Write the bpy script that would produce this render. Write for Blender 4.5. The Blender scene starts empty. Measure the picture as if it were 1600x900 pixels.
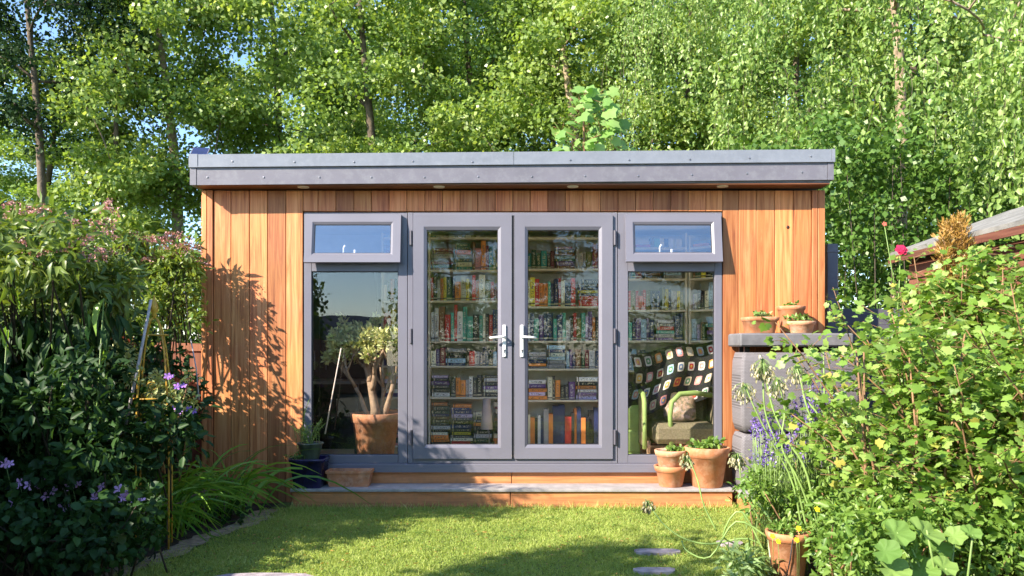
import bpy, math, random
import numpy as np
from mathutils import Vector, Matrix, Euler
rnd = random.Random(7)
rng = np.random.default_rng(11)
scene = bpy.context.scene
col = scene.collection
PI = math.pi

# ------------------------------------------------------------------ camera, sky, sun, exposure
FPX = 1260.0; CAMZ = 1.32; CAMD = 7.0; HY = 545.0
cam_d = bpy.data.cameras.new('camera'); cam = bpy.data.objects.new('camera', cam_d); col.objects.link(cam)
cam.location = (0, -CAMD, CAMZ); cam.rotation_euler = (math.radians(90), 0, 0)
cam_d.sensor_width = 36; cam_d.lens = FPX/1600*36; cam_d.shift_y = (HY-450)/1600
cam_d.clip_start = .05; cam_d.clip_end = 400
cam_d.dof.use_dof = True; cam_d.dof.focus_distance = 6.9; cam_d.dof.aperture_fstop = 5.6
scene.camera = cam
SUN = Vector((1.38, 1.0, -1.05)).normalized()          # the way the light travels
w = bpy.data.worlds.new('World'); scene.world = w; w.use_nodes = True
nt = w.node_tree; bg = nt.nodes['Background']
sky = nt.nodes.new('ShaderNodeTexSky'); sky.sky_type = 'NISHITA'; sky.sun_disc = False
sky.sun_elevation = math.asin(-SUN.z); sky.sun_rotation = math.atan2(-SUN.x, -SUN.y)
sky.air_density = 1.0; sky.dust_density = .3; sky.ozone_density = 4
nt.links.new(sky.outputs[0], bg.inputs[0]); bg.inputs[1].default_value = .14
sun_d = bpy.data.lights.new('sun', 'SUN'); sun_d.energy = 4.6; sun_d.angle = math.radians(.55); sun_d.color = (1, .89, .74)
sun = bpy.data.objects.new('sun', sun_d); col.objects.link(sun); sun.rotation_euler = SUN.to_track_quat('-Z', 'Y').to_euler()
sun.location = (-20, -15, 20)
scene.view_settings.view_transform = 'Standard'; scene.view_settings.look = 'None'
scene.view_settings.exposure = 1.5; scene.view_settings.gamma = 1
scene.render.engine = 'CYCLES'
scene.cycles.use_denoising = True
scene.cycles.max_bounces = 10; scene.cycles.diffuse_bounces = 6; scene.cycles.glossy_bounces = 4; scene.cycles.transparent_max_bounces = 12
scene.cycles.sample_clamp_indirect = 10

def P(px, py, Y):
    d = Y+CAMD
    return Vector(((px-800)/FPX*d, Y, CAMZ-(py-HY)/FPX*d))

# ------------------------------------------------------------------ object helpers
ORG = {}
def tag(o, label=None, cat=None, group=None, kind=None):
    if label: o['label'] = label
    if cat: o['category'] = cat
    if group: o['group'] = group
    if kind: o['kind'] = kind
    return o
def thing(name, label, cat, loc=(0, 0, 0), group=None):
    o = bpy.data.objects.new(name, None); col.objects.link(o); o.location = loc; o.empty_display_size = .1
    ORG[o.name] = Vector(loc)
    return tag(o, label, cat, group)
def link(name, me, parent=None, mats=None, loc=None, rot=None, scale=None):
    o = bpy.data.objects.new(name, me); col.objects.link(o)
    if parent is not None: o.parent = parent; ORG[o.name] = ORG.get(parent.name, Vector((0, 0, 0)))
    else: ORG[o.name] = Vector((0, 0, 0))
    if loc is not None: o.location = Vector(loc)-(ORG[o.name] if parent is not None else Vector((0, 0, 0)))
    if rot is not None: o.rotation_euler = rot
    if scale is not None: o.scale = scale
    return o
def copy_tree(o, parent=None):
    c = o.copy(); col.objects.link(c); c.parent = parent
    ORG[c.name] = ORG.get(o.name, Vector((0, 0, 0)))
    for ch in list(o.children): copy_tree(ch, c)
    return c

class MB:
    def __init__(s): s.v = []; s.f = []; s.m = []; s.mi = 0; s.sm = []
    def add(s, vs, fs, smooth=False):
        b = len(s.v); s.v += [tuple(v) for v in vs]
        for f in fs: s.f.append([b+i for i in f]); s.m.append(s.mi); s.sm.append(smooth)
    def box(s, x0, x1, y0, y1, z0, z1, c=0.0):
        if c <= 0:
            s.add([(x0,y0,z0),(x1,y0,z0),(x1,y1,z0),(x0,y1,z0),(x0,y0,z1),(x1,y0,z1),(x1,y1,z1),(x0,y1,z1)],
                  [(0,3,2,1),(4,5,6,7),(0,1,5,4),(1,2,6,5),(2,3,7,6),(3,0,4,7)])
        else:   # chamfered box: three loops
            lo = [(x0+c,y0+c),(x1-c,y0+c),(x1-c,y1-c),(x0+c,y1-c)]
            mid = [(x0+c,y0),(x1-c,y0),(x1,y0+c),(x1,y1-c),(x1-c,y1),(x0+c,y1),(x0,y1-c),(x0,y0+c)]
            vs = [(x,y,z0) for x,y in lo]+[(x,y,z0+c) for x,y in mid]+[(x,y,z1-c) for x,y in mid]+[(x,y,z1) for x,y in lo]
            fs = [(0,3,2,1),(20,21,22,23)]
            for k in range(8): fs.append((4+k, 4+(k+1)%8, 12+(k+1)%8, 12+k))
            for k in range(4):
                a, b = 4+2*k, 4+2*k+1
                fs.append((k, (k+1)%4, b, a)); fs.append((12+2*k, 12+2*k+1, 20+(k+1)%4, 20+k))
                fs.append(((k+1)%4, 4+(2*k+2)%8, b)); fs.append((12+2*k+1, 12+(2*k+2)%8, 20+(k+1)%4))
            s.add(vs, fs)
    def obox(s, c, ax, ay, az, hx, hy, hz):
        c = Vector(c); vs = []
        for k in (-1, 1):
            for i, j in ((-1,-1),(1,-1),(1,1),(-1,1)): vs.append(c+ax*i*hx+ay*j*hy+az*k*hz)
        s.add(vs, [(0,3,2,1),(4,5,6,7),(0,1,5,4),(1,2,6,5),(2,3,7,6),(3,0,4,7)])
    def tube(s, pts, rad, n=6, smooth=True):
        pts = [Vector(p) for p in pts]
        if not hasattr(rad, '__len__'): rad = [rad]*len(pts)
        up = None; vs = []; fs = []
        for i, p in enumerate(pts):
            t = (pts[min(i+1, len(pts)-1)]-pts[max(i-1, 0)])
            if t.length < 1e-9: t = Vector((0,0,1))
            t.normalize()
            if up is None:
                up = t.cross(Vector((0.13, 1, 0.07)))
                if up.length < .1: up = t.cross(Vector((1, 0, 0)))
            up = (up-t*up.dot(t)); up.normalize(); q = t.cross(up)
            for k in range(n):
                a = 2*PI*k/n; vs.append(p+(up*math.cos(a)+q*math.sin(a))*rad[i])
        for i in range(len(pts)-1):
            for k in range(n): fs.append((i*n+k, i*n+(k+1)%n, (i+1)*n+(k+1)%n, (i+1)*n+k))
        fs.append(tuple(range(n-1, -1, -1))); fs.append(tuple((len(pts)-1)*n+k for k in range(n)))
        s.add(vs, fs, smooth)
    def lathe(s, prof, c=(0,0,0), n=28, square=False, rot=0, sx=1, sy=1):
        vs = []; fs = []
        for r, z in prof:
            for k in range(n):
                a = 2*PI*k/n+rot; cx, cy = math.cos(a), math.sin(a)
                if square:
                    m = max(abs(math.cos(a-rot)), abs(math.sin(a-rot))); q = 1/((abs(math.cos(a-rot))**9+abs(math.sin(a-rot))**9)**(1/9))
                    cx *= q; cy *= q
                vs.append((c[0]+r*cx*sx, c[1]+r*cy*sy, c[2]+z))
        for i in range(len(prof)-1):
            for k in range(n): fs.append((i*n+k, i*n+(k+1)%n, (i+1)*n+(k+1)%n, (i+1)*n+k))
        s.add(vs, fs, True)
    def build(s, name, mats, parent=None, label=None):
        me = bpy.data.meshes.new(name); o0 = ORG.get(parent.name, Vector((0,0,0))) if parent is not None else Vector((0,0,0))
        v = [(a-o0.x, b-o0.y, c-o0.z) for a, b, c in s.v]
        me.from_pydata(v, [], s.f)
        if not isinstance(mats, (list, tuple)): mats = [mats]
        for m in mats: me.materials.append(m)
        me.polygons.foreach_set('material_index', s.m); me.polygons.foreach_set('use_smooth', s.sm)
        me.update()
        o = link(name, me, parent)
        if label: o['label'] = label
        return o

# ------------------------------------------------------------------ materials
MATS = {}
def newmat(name):
    m = bpy.data.materials.new(name); m.use_nodes = True; nt = m.node_tree
    return m, nt, nt.nodes['Principled BSDF']
def N(nt, t, **k):
    n = nt.nodes.new(t)
    for a, b in k.items(): setattr(n, a, b)
    return n
def ramp(nt, stops):
    r = nt.nodes.new('ShaderNodeValToRGB'); e = r.color_ramp.elements
    while len(e) < len(stops): e.new(.5)
    for i, (p, c) in enumerate(stops): e[i].position = p; e[i].color = (*c, 1) if len(c) == 3 else c
    return r
def plain(name, c, rough=.5, var=.12, scale=8, bump=.0, metal=0, bscale=60, c2=None, spec=.5, dirt=None):
    m, nt, b = newmat(name); L = nt.links.new
    geo = N(nt, 'ShaderNodeNewGeometry'); oi = N(nt, 'ShaderNodeObjectInfo')
    no = N(nt, 'ShaderNodeTexNoise'); no.inputs['Scale'].default_value = scale; no.inputs['Detail'].default_value = 6
    L(geo.outputs['Position'], no.inputs['Vector'])
    c2 = c2 or tuple(x*(1-var*2.2) for x in c); c1 = tuple(min(1, x*(1+var)) for x in c)
    r = ramp(nt, [(.3, c2), (.68, c1)]); L(no.outputs[0], r.inputs[0])
    hs = N(nt, 'ShaderNodeHueSaturation'); mr = N(nt, 'ShaderNodeMapRange'); mr.inputs['To Min'].default_value = 1-var*.5; mr.inputs['To Max'].default_value = 1+var*.5
    L(oi.outputs['Random'], mr.inputs['Value']); L(mr.outputs[0], hs.inputs['Value']); L(r.outputs[0], hs.inputs['Color'])
    out = hs.outputs[0]
    if dirt:
        n2 = N(nt, 'ShaderNodeTexNoise'); n2.inputs['Scale'].default_value = 14; n2.inputs['Detail'].default_value = 10; n2.inputs['Roughness'].default_value = .7
        L(geo.outputs['Position'], n2.inputs['Vector'])
        r2 = ramp(nt, [(.47, (0,0,0)), (.68, (1,1,1))]); L(n2.outputs[0], r2.inputs[0])
        mx = N(nt, 'ShaderNodeMixRGB'); L(r2.outputs[0], mx.inputs[0]); L(out, mx.inputs[1]); mx.inputs[2].default_value = (*dirt, 1); out = mx.outputs[0]
    L(out, b.inputs['Base Color']); b.inputs['Roughness'].default_value = rough; b.inputs['Metallic'].default_value = metal
    b.inputs['Specular IOR Level'].default_value = spec
    if bump:
        n3 = N(nt, 'ShaderNodeTexNoise'); n3.inputs['Scale'].default_value = bscale; n3.inputs['Detail'].default_value = 5
        L(geo.outputs['Position'], n3.inputs['Vector'])
        bp = N(nt, 'ShaderNodeBump'); bp.inputs['Strength'].default_value = bump; bp.inputs['Distance'].default_value = .01
        L(n3.outputs[0], bp.inputs['Height']); L(bp.outputs[0], b.inputs['Normal'])
    MATS[name] = m; return m
def leafmat(name, dark, mid, light, trans=.35, rough=.42, spot=None, spec=.5):
    m, nt, b = newmat(name); L = nt.links.new
    at = N(nt, 'ShaderNodeAttribute'); at.attribute_name = 'rnd'
    st = [(0, dark), (.5, mid), (1, light)]
    if spot: st = [(0, dark), (.5, mid), (.93, light), (.985, spot)]
    r = ramp(nt, st); L(at.outputs['Fac'], r.inputs[0])
    L(r.outputs[0], b.inputs['Base Color']); b.inputs['Roughness'].default_value = rough; b.inputs['Specular IOR Level'].default_value = spec
    tr = N(nt, 'ShaderNodeBsdfTranslucent'); mu = N(nt, 'ShaderNodeMixRGB', blend_type='MULTIPLY'); mu.inputs[0].default_value = 1
    mu.inputs[2].default_value = (1.5, 1.45, .6, 1); L(r.outputs[0], mu.inputs[1]); L(mu.outputs[0], tr.inputs[0])
    mx = N(nt, 'ShaderNodeMixShader'); mx.inputs[0].default_value = trans
    L(b.outputs[0], mx.inputs[1]); L(tr.outputs[0], mx.inputs[2]); L(mx.outputs[0], nt.nodes['Material Output'].inputs[0])
    MATS[name] = m; return m
def woodmat(name, axis, c_lo, c_mid, c_hi, rough=.55, pv=.22):
    m, nt, b = newmat(name); L = nt.links.new
    geo = N(nt, 'ShaderNodeNewGeometry'); oi = N(nt, 'ShaderNodeObjectInfo')
    ad = N(nt, 'ShaderNodeVectorMath', operation='MULTIPLY_ADD'); cx = N(nt, 'ShaderNodeCombineXYZ')
    for k in range(3): L(oi.outputs['Random'], cx.inputs[k])
    ad.inputs[1].default_value = (37, 17, 23); L(cx.outputs[0], ad.inputs[0]); L(geo.outputs['Position'], ad.inputs[2])
    mp = N(nt, 'ShaderNodeMapping'); s = [26, 26, 26]; s[axis] = 1.3; mp.inputs['Scale'].default_value = s; L(ad.outputs[0], mp.inputs[0])
    no = N(nt, 'ShaderNodeTexNoise'); no.inputs['Scale'].default_value = 1; no.inputs['Detail'].default_value = 8; no.inputs['Distortion'].default_value = 1.2; no.inputs['Roughness'].default_value = .62
    L(mp.outputs[0], no.inputs['Vector'])
    mp2 = N(nt, 'ShaderNodeMapping'); s = [150, 150, 150]; s[axis] = 3; mp2.inputs['Scale'].default_value = s; L(ad.outputs[0], mp2.inputs[0])
    no2 = N(nt, 'ShaderNodeTexNoise'); no2.inputs['Scale'].default_value = 1; no2.inputs['Detail'].default_value = 3; L(mp2.outputs[0], no2.inputs['Vector'])
    mixn = N(nt, 'ShaderNodeMath', operation='MULTIPLY_ADD'); mixn.inputs[1].default_value = .3; L(no2.outputs[0], mixn.inputs[0]); L(no.outputs[0], mixn.inputs[2])
    r = ramp(nt, [(.42, c_lo), (.62, c_mid), (.82, c_hi)]); L(mixn.outputs[0], r.inputs[0])
    # big blotches of weathering
    nb = N(nt, 'ShaderNodeTexNoise'); nb.inputs['Scale'].default_value = 1.6; nb.inputs['Detail'].default_value = 3; L(ad.outputs[0], nb.inputs['Vector'])
    hs = N(nt, 'ShaderNodeHueSaturation')
    mr = N(nt, 'ShaderNodeMapRange'); mr.inputs['From Min'].default_value = 0; mr.inputs['To Min'].default_value = 1-pv; mr.inputs['To Max'].default_value = 1+pv*.5; L(oi.outputs['Random'], mr.inputs['Value'])
    mh = N(nt, 'ShaderNodeMapRange'); mh.inputs['From Min'].default_value = .3; mh.inputs['From Max'].default_value = .7; mh.inputs['To Min'].default_value = .488; mh.inputs['To Max'].default_value = .504; L(nb.outputs[0], mh.inputs['Value'])
    L(mr.outputs[0], hs.inputs['Value']); L(mh.outputs[0], hs.inputs['Hue']); L(r.outputs[0], hs.inputs['Color'])
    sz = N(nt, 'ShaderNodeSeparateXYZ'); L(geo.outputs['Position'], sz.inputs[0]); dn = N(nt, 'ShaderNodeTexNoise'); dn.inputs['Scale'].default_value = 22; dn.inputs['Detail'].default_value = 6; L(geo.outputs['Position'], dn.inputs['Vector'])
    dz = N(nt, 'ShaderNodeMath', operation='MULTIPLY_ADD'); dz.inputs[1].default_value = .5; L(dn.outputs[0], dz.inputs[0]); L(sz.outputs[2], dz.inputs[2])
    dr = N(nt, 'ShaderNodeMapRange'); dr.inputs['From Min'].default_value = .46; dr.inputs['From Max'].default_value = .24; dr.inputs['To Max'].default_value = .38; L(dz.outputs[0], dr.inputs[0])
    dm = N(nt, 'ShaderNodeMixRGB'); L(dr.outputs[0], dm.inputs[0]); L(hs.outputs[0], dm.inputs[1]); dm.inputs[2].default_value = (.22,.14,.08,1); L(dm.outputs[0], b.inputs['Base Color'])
    b.inputs['Roughness'].default_value = rough
    bp = N(nt, 'ShaderNodeBump'); bp.inputs['Strength'].default_value = .25; bp.inputs['Distance'].default_value = .004; L(mixn.outputs[0], bp.inputs['Height']); L(bp.outputs[0], b.inputs['Normal'])
    MATS[name] = m; return m

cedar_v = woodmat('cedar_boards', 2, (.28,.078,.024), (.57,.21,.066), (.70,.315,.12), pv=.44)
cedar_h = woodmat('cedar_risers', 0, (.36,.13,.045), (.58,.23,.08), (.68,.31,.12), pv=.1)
fence_w = woodmat('brown_fence_wood', 2, (.13,.05,.025), (.23,.09,.045), (.30,.13,.07), rough=.75)
fence_h = woodmat('red_brown_shed_wood', 1, (.08,.028,.016), (.15,.055,.032), (.20,.085,.05), rough=.75)
frame_m = plain('grey_window_frame', (.165,.162,.20), .38, var=.03, scale=3, bump=.05, bscale=240)
frame_side = plain('grey_window_frame_edge', (.11,.105,.13), .4, var=.03)
fascia_m = plain('grey_fascia', (.155,.15,.18), .42, var=.05, scale=4, bump=.04, bscale=200, dirt=(.19,.19,.215))
trim_m = plain('grey_roof_trim', (.19,.21,.25), .4, var=.05, scale=5, bump=.04, bscale=200, dirt=(.22,.24,.28))
tread_m = plain('grey_composite_tread', (.36,.34,.34), .6, var=.1, scale=10, bump=.2, bscale=150, dirt=(.27,.25,.24))
gasket = plain('black_gasket', (.02,.02,.025), .6)
white_m = plain('white_handle', (.78,.79,.76), .25, var=.02)
screw_m = plain('steel_screw', (.30,.30,.33), .35, metal=.7)
shelf_m = plain('cream_shelf', (.84,.79,.66), .5, var=.05)
wall_in = plain('white_inner_wall', (.86,.84,.79), .7, var=.04)
floor_in = woodmat('indoor_floor_wood', 0, (.52,.42,.30), (.66,.54,.40), (.72,.60,.46))
terra = plain('terracotta', (.56,.225,.10), .75, var=.16, scale=9, bump=.15, bscale=90, dirt=(.60,.33,.20))
terra2 = plain('pale_terracotta', (.62,.31,.17), .8, var=.16, scale=11, bump=.15, bscale=90, dirt=(.66,.50,.38))
soil = plain('soil', (.05,.035,.022), .95, var=.3, scale=40, bump=.8, bscale=120)
blue_gl = plain('dark_blue_glaze', (.018,.016,.085), .18, var=.3, scale=14, c2=(.01,.008,.03))
green_gl = plain('green_glaze', (.10,.13,.10), .3, var=.3, scale=12)
stone_m = plain('paving_stone', (.30,.28,.26), .85, var=.2, scale=20, bump=.5, bscale=80)
grey_plank = plain('grey_plank_paint', (.17,.168,.18), .7, var=.12, scale=12, bump=.3, bscale=160)
yellow_metal = plain('yellow_iron', (.62,.38,.04), .45, var=.15, scale=30, c2=(.40,.20,.03))
wire_m = plain('rusty_wire', (.16,.11,.08), .6)
bark_l = plain('pale_bark', (.36,.27,.19), .9, var=.25, scale=9, bump=.8, bscale=30, c2=(.16,.12,.08))
bark_d = plain('dark_bark', (.13,.10,.07), .9, var=.3, scale=8, bump=.8, bscale=30)
bark_w = plain('white_birch_bark', (.55,.52,.47), .8, var=.25, scale=6, bump=.5, bscale=40, c2=(.10,.08,.07))
stem_g = plain('green_stem', (.22,.34,.09), .5, var=.15, scale=14)
stem_d = plain('dark_stem', (.06,.045,.03), .8, var=.25, scale=22)
stem_b = plain('tan_stem', (.27,.15,.07), .7, var=.25, scale=22)
jade_bark = plain('jade_plant_bark', (.40,.27,.17), .8, var=.22, scale=20, bump=.5, bscale=70)
black_m = plain('plain_black', (.012,.012,.014), .4)
lime = plain('lime_green_fabric', (.26,.38,.11), .7, var=.1, bump=.2, bscale=200)
pink_m = plain('pink_petals', (.82,.48,.84), .6, var=.12)
purple_m = plain('purple_petals', (.13,.07,.32), .6, var=.25, scale=60)
mauve_m = plain('mauve_petals', (.38,.17,.58), .6, var=.15)
red_m = plain('crimson_petals', (.55,.02,.08), .5, var=.2, scale=60)
yellow_m = plain('yellow_petals', (.85,.68,.02), .5, var=.08)
felt = plain('grey_roof_felt', (.22,.215,.20), .9, var=.18, scale=7, bump=.5, bscale=140)
solar = plain('solar_cell', (.02,.02,.07), .15, var=.2)
lamp_m = plain('pale_downlight', (.80,.76,.62), .4, var=.02)

m, nt_, b_ = newmat('wicker'); L = nt_.links.new          # woven grey rattan
tc = N(nt_, 'ShaderNodeNewGeometry'); wv = N(nt_, 'ShaderNodeTexBrick'); wv.inputs['Scale'].default_value = 22; wv.offset = .5
mp = N(nt_, 'ShaderNodeMapping'); mp.inputs['Rotation'].default_value = (PI/2, 0, 0); L(tc.outputs['Position'], mp.inputs[0]); L(mp.outputs[0], wv.inputs['Vector'])
wv.inputs['Color1'].default_value = (.17,.16,.172,1); wv.inputs['Color2'].default_value = (.205,.19,.205,1); wv.inputs['Mortar'].default_value = (.09,.085,.09,1); wv.inputs['Mortar Size'].default_value = .03
L(wv.outputs['Color'], b_.inputs['Base Color']); b_.inputs['Roughness'].default_value = .7
bp = N(nt_, 'ShaderNodeBump'); bp.inputs['Strength'].default_value = .5; bp.inputs['Distance'].default_value = .004; bp.invert = True; L(wv.outputs['Fac'], bp.inputs['Height']); L(bp.outputs[0], b_.inputs['Normal'])
wicker = m

def glassmat(name, refl, rough=0.0, tint=(1, 1, 1)):
    m, nt, b = newmat(name); L = nt.links.new; nt.nodes.remove(b)
    gl = N(nt, 'ShaderNodeBsdfGlossy'); gl.inputs['Roughness'].default_value = rough; gl.inputs['Color'].default_value = (.95,.97,1,1)
    tp = N(nt, 'ShaderNodeBsdfTransparent'); tp.inputs[0].default_value = (*tint, 1)
    lw = N(nt, 'ShaderNodeLayerWeight'); lw.inputs['Blend'].default_value = .5
    pw = N(nt, 'ShaderNodeMath', operation='POWER'); pw.inputs[1].default_value = 4; L(lw.outputs['Facing'], pw.inputs[0])
    ma = N(nt, 'ShaderNodeMath', operation='MULTIPLY_ADD', use_clamp=True); ma.inputs[1].default_value = .6; ma.inputs[2].default_value = refl/2; L(pw.outputs[0], ma.inputs[0])
    geo = N(nt, 'ShaderNodeNewGeometry'); no = N(nt, 'ShaderNodeTexNoise'); no.inputs['Scale'].default_value = 2.6; no.inputs['Detail'].default_value = 1; L(geo.outputs['Position'], no.inputs['Vector'])
    bp = N(nt, 'ShaderNodeBump'); bp.inputs['Strength'].default_value = .03; bp.inputs['Distance'].default_value = .02; L(no.outputs[0], bp.inputs['Height']); L(bp.outputs[0], gl.inputs['Normal'])
    mx = N(nt, 'ShaderNodeMixShader'); L(ma.outputs[0], mx.inputs[0]); L(tp.outputs[0], mx.inputs[1]); L(gl.outputs[0], mx.inputs[2]); L(mx.outputs[0], nt.nodes['Material Output'].inputs[0])
    return m
glass = glassmat('window_glass', .075)
glass_left = glassmat('window_glass_left', .12)
glass_top = glassmat('vent_glass', .34)

L_syc = leafmat('sycamore_leaves', (.07,.13,.022), (.215,.325,.07), (.46,.55,.20), trans=.42, rough=.36)
L_syc2 = leafmat('ash_leaves', (.065,.13,.022), (.185,.30,.06), (.40,.50,.17), trans=.42, rough=.36)
L_shade = leafmat('shade_toned_leaves', (.012,.03,.012), (.02,.05,.018), (.05,.09,.03), trans=.25, rough=.6, spec=.15)  # near-black green stands in for shade on the upper-left trees
L_birch = leafmat('birch_leaves', (.08,.16,.03), (.225,.35,.08), (.46,.56,.23), trans=.42, rough=.36)
L_hedge = leafmat('hedge_leaves', (.05,.12,.02), (.10,.20,.035), (.17,.28,.06), trans=.3)
L_budd = leafmat('buddleja_leaves', (.06,.11,.025), (.13,.20,.035), (.25,.31,.07), trans=.35)
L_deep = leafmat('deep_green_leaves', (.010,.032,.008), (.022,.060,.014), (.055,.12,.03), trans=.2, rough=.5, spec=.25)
L_clem = leafmat('climber_leaves', (.09,.15,.02), (.17,.24,.04), (.30,.36,.08), trans=.35)
L_curr = leafmat('currant_leaves', (.11,.20,.025), (.19,.33,.05), (.33,.46,.12), trans=.38, spot=(.46,.42,.09))
L_herb = leafmat('herb_leaves', (.08,.17,.03), (.15,.27,.045), (.27,.39,.09), trans=.35)
L_vari = leafmat('variegated_leaves', (.22,.30,.10), (.45,.50,.20), (.68,.66,.36), trans=.3)
L_dry = leafmat('dry_brown_leaves', (.18,.14,.03), (.38,.22,.05), (.60,.36,.12), trans=.25)
L_maple = leafmat('maple_leaves', (.16,.30,.07), (.23,.40,.10), (.32,.48,.14), trans=.4)
L_jade = leafmat('jade_leaves', (.30,.38,.12), (.55,.56,.22), (.74,.70,.34), trans=.08, rough=.3)
L_strap = leafmat('strap_leaves', (.08,.20,.02), (.14,.32,.035), (.24,.42,.07), trans=.35)
L_strapb = leafmat('pale_strap_leaves', (.14,.25,.08), (.24,.36,.13), (.33,.44,.18), trans=.3)
L_grass = leafmat('lawn_grass', (.19,.28,.06), (.37,.47,.11), (.62,.60,.27), trans=.35, rough=.6, spec=.2)
L_round = leafmat('round_leaves', (.10,.20,.04), (.15,.27,.06), (.22,.34,.09), trans=.3, rough=.6, spec=.25)
L_flow = leafmat('faded_flowers', (.34,.13,.16), (.50,.24,.26), (.60,.36,.32), trans=.2)
L_lav = leafmat('lavender_flowers', (.06,.03,.18), (.14,.08,.38), (.30,.20,.58), trans=.15)
L_pod = leafmat('seed_pods', (.20,.18,.10), (.42,.40,.22), (.60,.55,.38), trans=.15)

# ------------------------------------------------------------------ foliage makers (numpy)
def unit(a): return a/np.maximum(np.linalg.norm(a, axis=1, keepdims=True), 1e-9)
T_QUAD = (np.array([[0,0,0],[.45,-.5,.10],[1,0,0],[.45,.5,.10]]), [(0,1,2,3)])
T_OVATE = (np.array([[0,0,0],[.3,-.48,.12],[.72,-.34,.10],[1,0,-.06],[.72,.34,.10],[.3,.48,.12],[.5,0,0]]), [(0,1,2,6),(6,2,3),(6,3,4),(0,6,4,5)])
T_LONG = (np.array([[0,0,0],[.3,-.5,.10],[.65,-.4,.02],[1,0,-.22],[.65,.4,.02],[.3,.5,.10],[.33,0,.06],[.66,0,-.04]]), [(0,1,6),(1,2,7,6),(2,3,7),(3,4,7),(4,5,6,7),(5,0,6)])
_lob = []
for a, r in ((180,.10),(212,.46),(238,.50),(262,.70),(286,.62),(308,.86),(333,.70),(0,1.0),(27,.70),(52,.86),(74,.62),(98,.70),(122,.50),(148,.46)):
    _lob.append([.35+.65*r*math.cos(math.radians(a)), .62*r*math.sin(math.radians(a)), .10*r*abs(math.sin(math.radians(a)))-.10*r*r])
T_LOBED = (np.array([[.35,0,.03]]+_lob), [(0,1+k,1+(k+1)%14) for k in range(14)])
_m = []; _n = 24
for _r in (.55, 1.0):
    for _k in range(_n):
        _a = 2*PI*_k/_n; _q = _r*(.55 if _k == _n//2 else 1)*(1+.07*math.sin(_a*5)+.04*math.sin(_a*9+1))
        _m.append([.42+.52*_q*math.cos(_a), .52*_q*math.sin(_a), .09*_r**2+(.05*_r)*math.sin(_a*7+_r*2)+.03*math.sin(_a*3)])
T_ROUND = (np.array([[.30,0,0]]+_m), [(0,1+_k,1+(_k+1)%_n) for _k in range(_n)]+[(1+_k,1+_n+_k,1+_n+(_k+1)%_n,1+(_k+1)%_n) for _k in range(_n)])

def leaf_mesh(name, Pn, D, Nn, Ln, Wn, tmpl, mat, tone=None):
    V, F = tmpl; n = len(Pn); D = unit(D); S = unit(np.cross(D, Nn)); U = np.cross(S, D)
    Ln = np.broadcast_to(Ln, n)[:, None, None]; Wn = np.broadcast_to(Wn, n)[:, None, None]
    v = Pn[:, None, :]+D[:, None, :]*(V[None, :, 0:1]*Ln)+S[:, None, :]*(V[None, :, 1:2]*Wn)+U[:, None, :]*(V[None, :, 2:3]*Ln)
    k = len(V); v = v.reshape(-1, 3)
    loops = []; sizes = []
    for f in F: loops.append(np.array(f)); sizes.append(len(f))
    base = np.concatenate(loops); nl = len(base)
    li = (np.arange(n)[:, None]*k+base[None, :]).ravel()
    sz = np.tile(np.array(sizes), n); st = np.concatenate([[0], np.cumsum(sz)[:-1]])
    me = bpy.data.meshes.new(name)
    me.vertices.add(len(v)); me.vertices.foreach_set('co', v.astype(np.float32).ravel())
    me.loops.add(len(li)); me.loops.foreach_set('vertex_index', li.astype(np.int32))
    me.polygons.add(len(sz)); me.polygons.foreach_set('loop_start', st.astype(np.int32)); me.polygons.foreach_set('loop_total', sz.astype(np.int32))
    me.update(calc_edges=True)
    at = me.attributes.new('rnd', 'FLOAT', 'POINT')
    if tone is None: tone = rng.random(n)
    at.data.foreach_set('value', np.repeat(np.clip(tone, 0, 1), k).astype(np.float32))
    me.materials.append(mat)
    return me
def place_mesh(name, me, parent=None, off=None):
    """mesh given in world coordinates"""
    if parent is not None:
        o0 = ORG[parent.name]; me.transform(Matrix.Translation(-o0))
    return link(name, me, parent)

def ribbon_mesh(name, paths, widths, mat, tone=None):
    """paths: (n, s, 3) centre lines; widths (n,) ; flat tapering blades with a fold"""
    paths = np.asarray(paths, float); n, s, _ = paths.shape
    t = np.gradient(paths, axis=1); t /= np.maximum(np.linalg.norm(t, axis=2, keepdims=True), 1e-9)
    h = rng.normal(size=(n, 1, 3)); h[:, :, 2] = 0
    side = np.cross(t, np.broadcast_to(np.cross(t[:, :1], h), t.shape)); side /= np.maximum(np.linalg.norm(side, axis=2, keepdims=True), 1e-9)
    u = np.linspace(0, 1, s); prof = np.minimum(1, .55+1.5*u)*np.power(np.clip(1-u, 0, 1), .55); prof[-1] = .03
    wv = widths[:, None, None]*prof[None, :, None]*.5
    a = paths-side*wv; b = paths+side*wv
    v = np.stack([a, b], axis=2).reshape(-1, 3)
    q = []
    for i in range(s-1): q.append([2*i, 2*i+1, 2*i+3, 2*i+2])
    q = np.array(q); li = (np.arange(n)[:, None, None]*(2*s)+q[None]).reshape(-1)
    nf = n*(s-1)
    me = bpy.data.meshes.new(name); me.vertices.add(len(v)); me.vertices.foreach_set('co', v.astype(np.float32).ravel())
    me.loops.add(len(li)); me.loops.foreach_set('vertex_index', li.astype(np.int32))
    me.polygons.add(nf); me.polygons.foreach_set('loop_start', (np.arange(nf)*4).astype(np.int32)); me.polygons.foreach_set('loop_total', np.full(nf, 4, np.int32))
    me.update(calc_edges=True)
    at = me.attributes.new('rnd', 'FLOAT', 'POINT')
    if tone is None: tone = rng.random(n)
    at.data.foreach_set('value', np.repeat(np.clip(tone, 0, 1), 2*s).astype(np.float32)); me.materials.append(mat)
    return me
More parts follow.
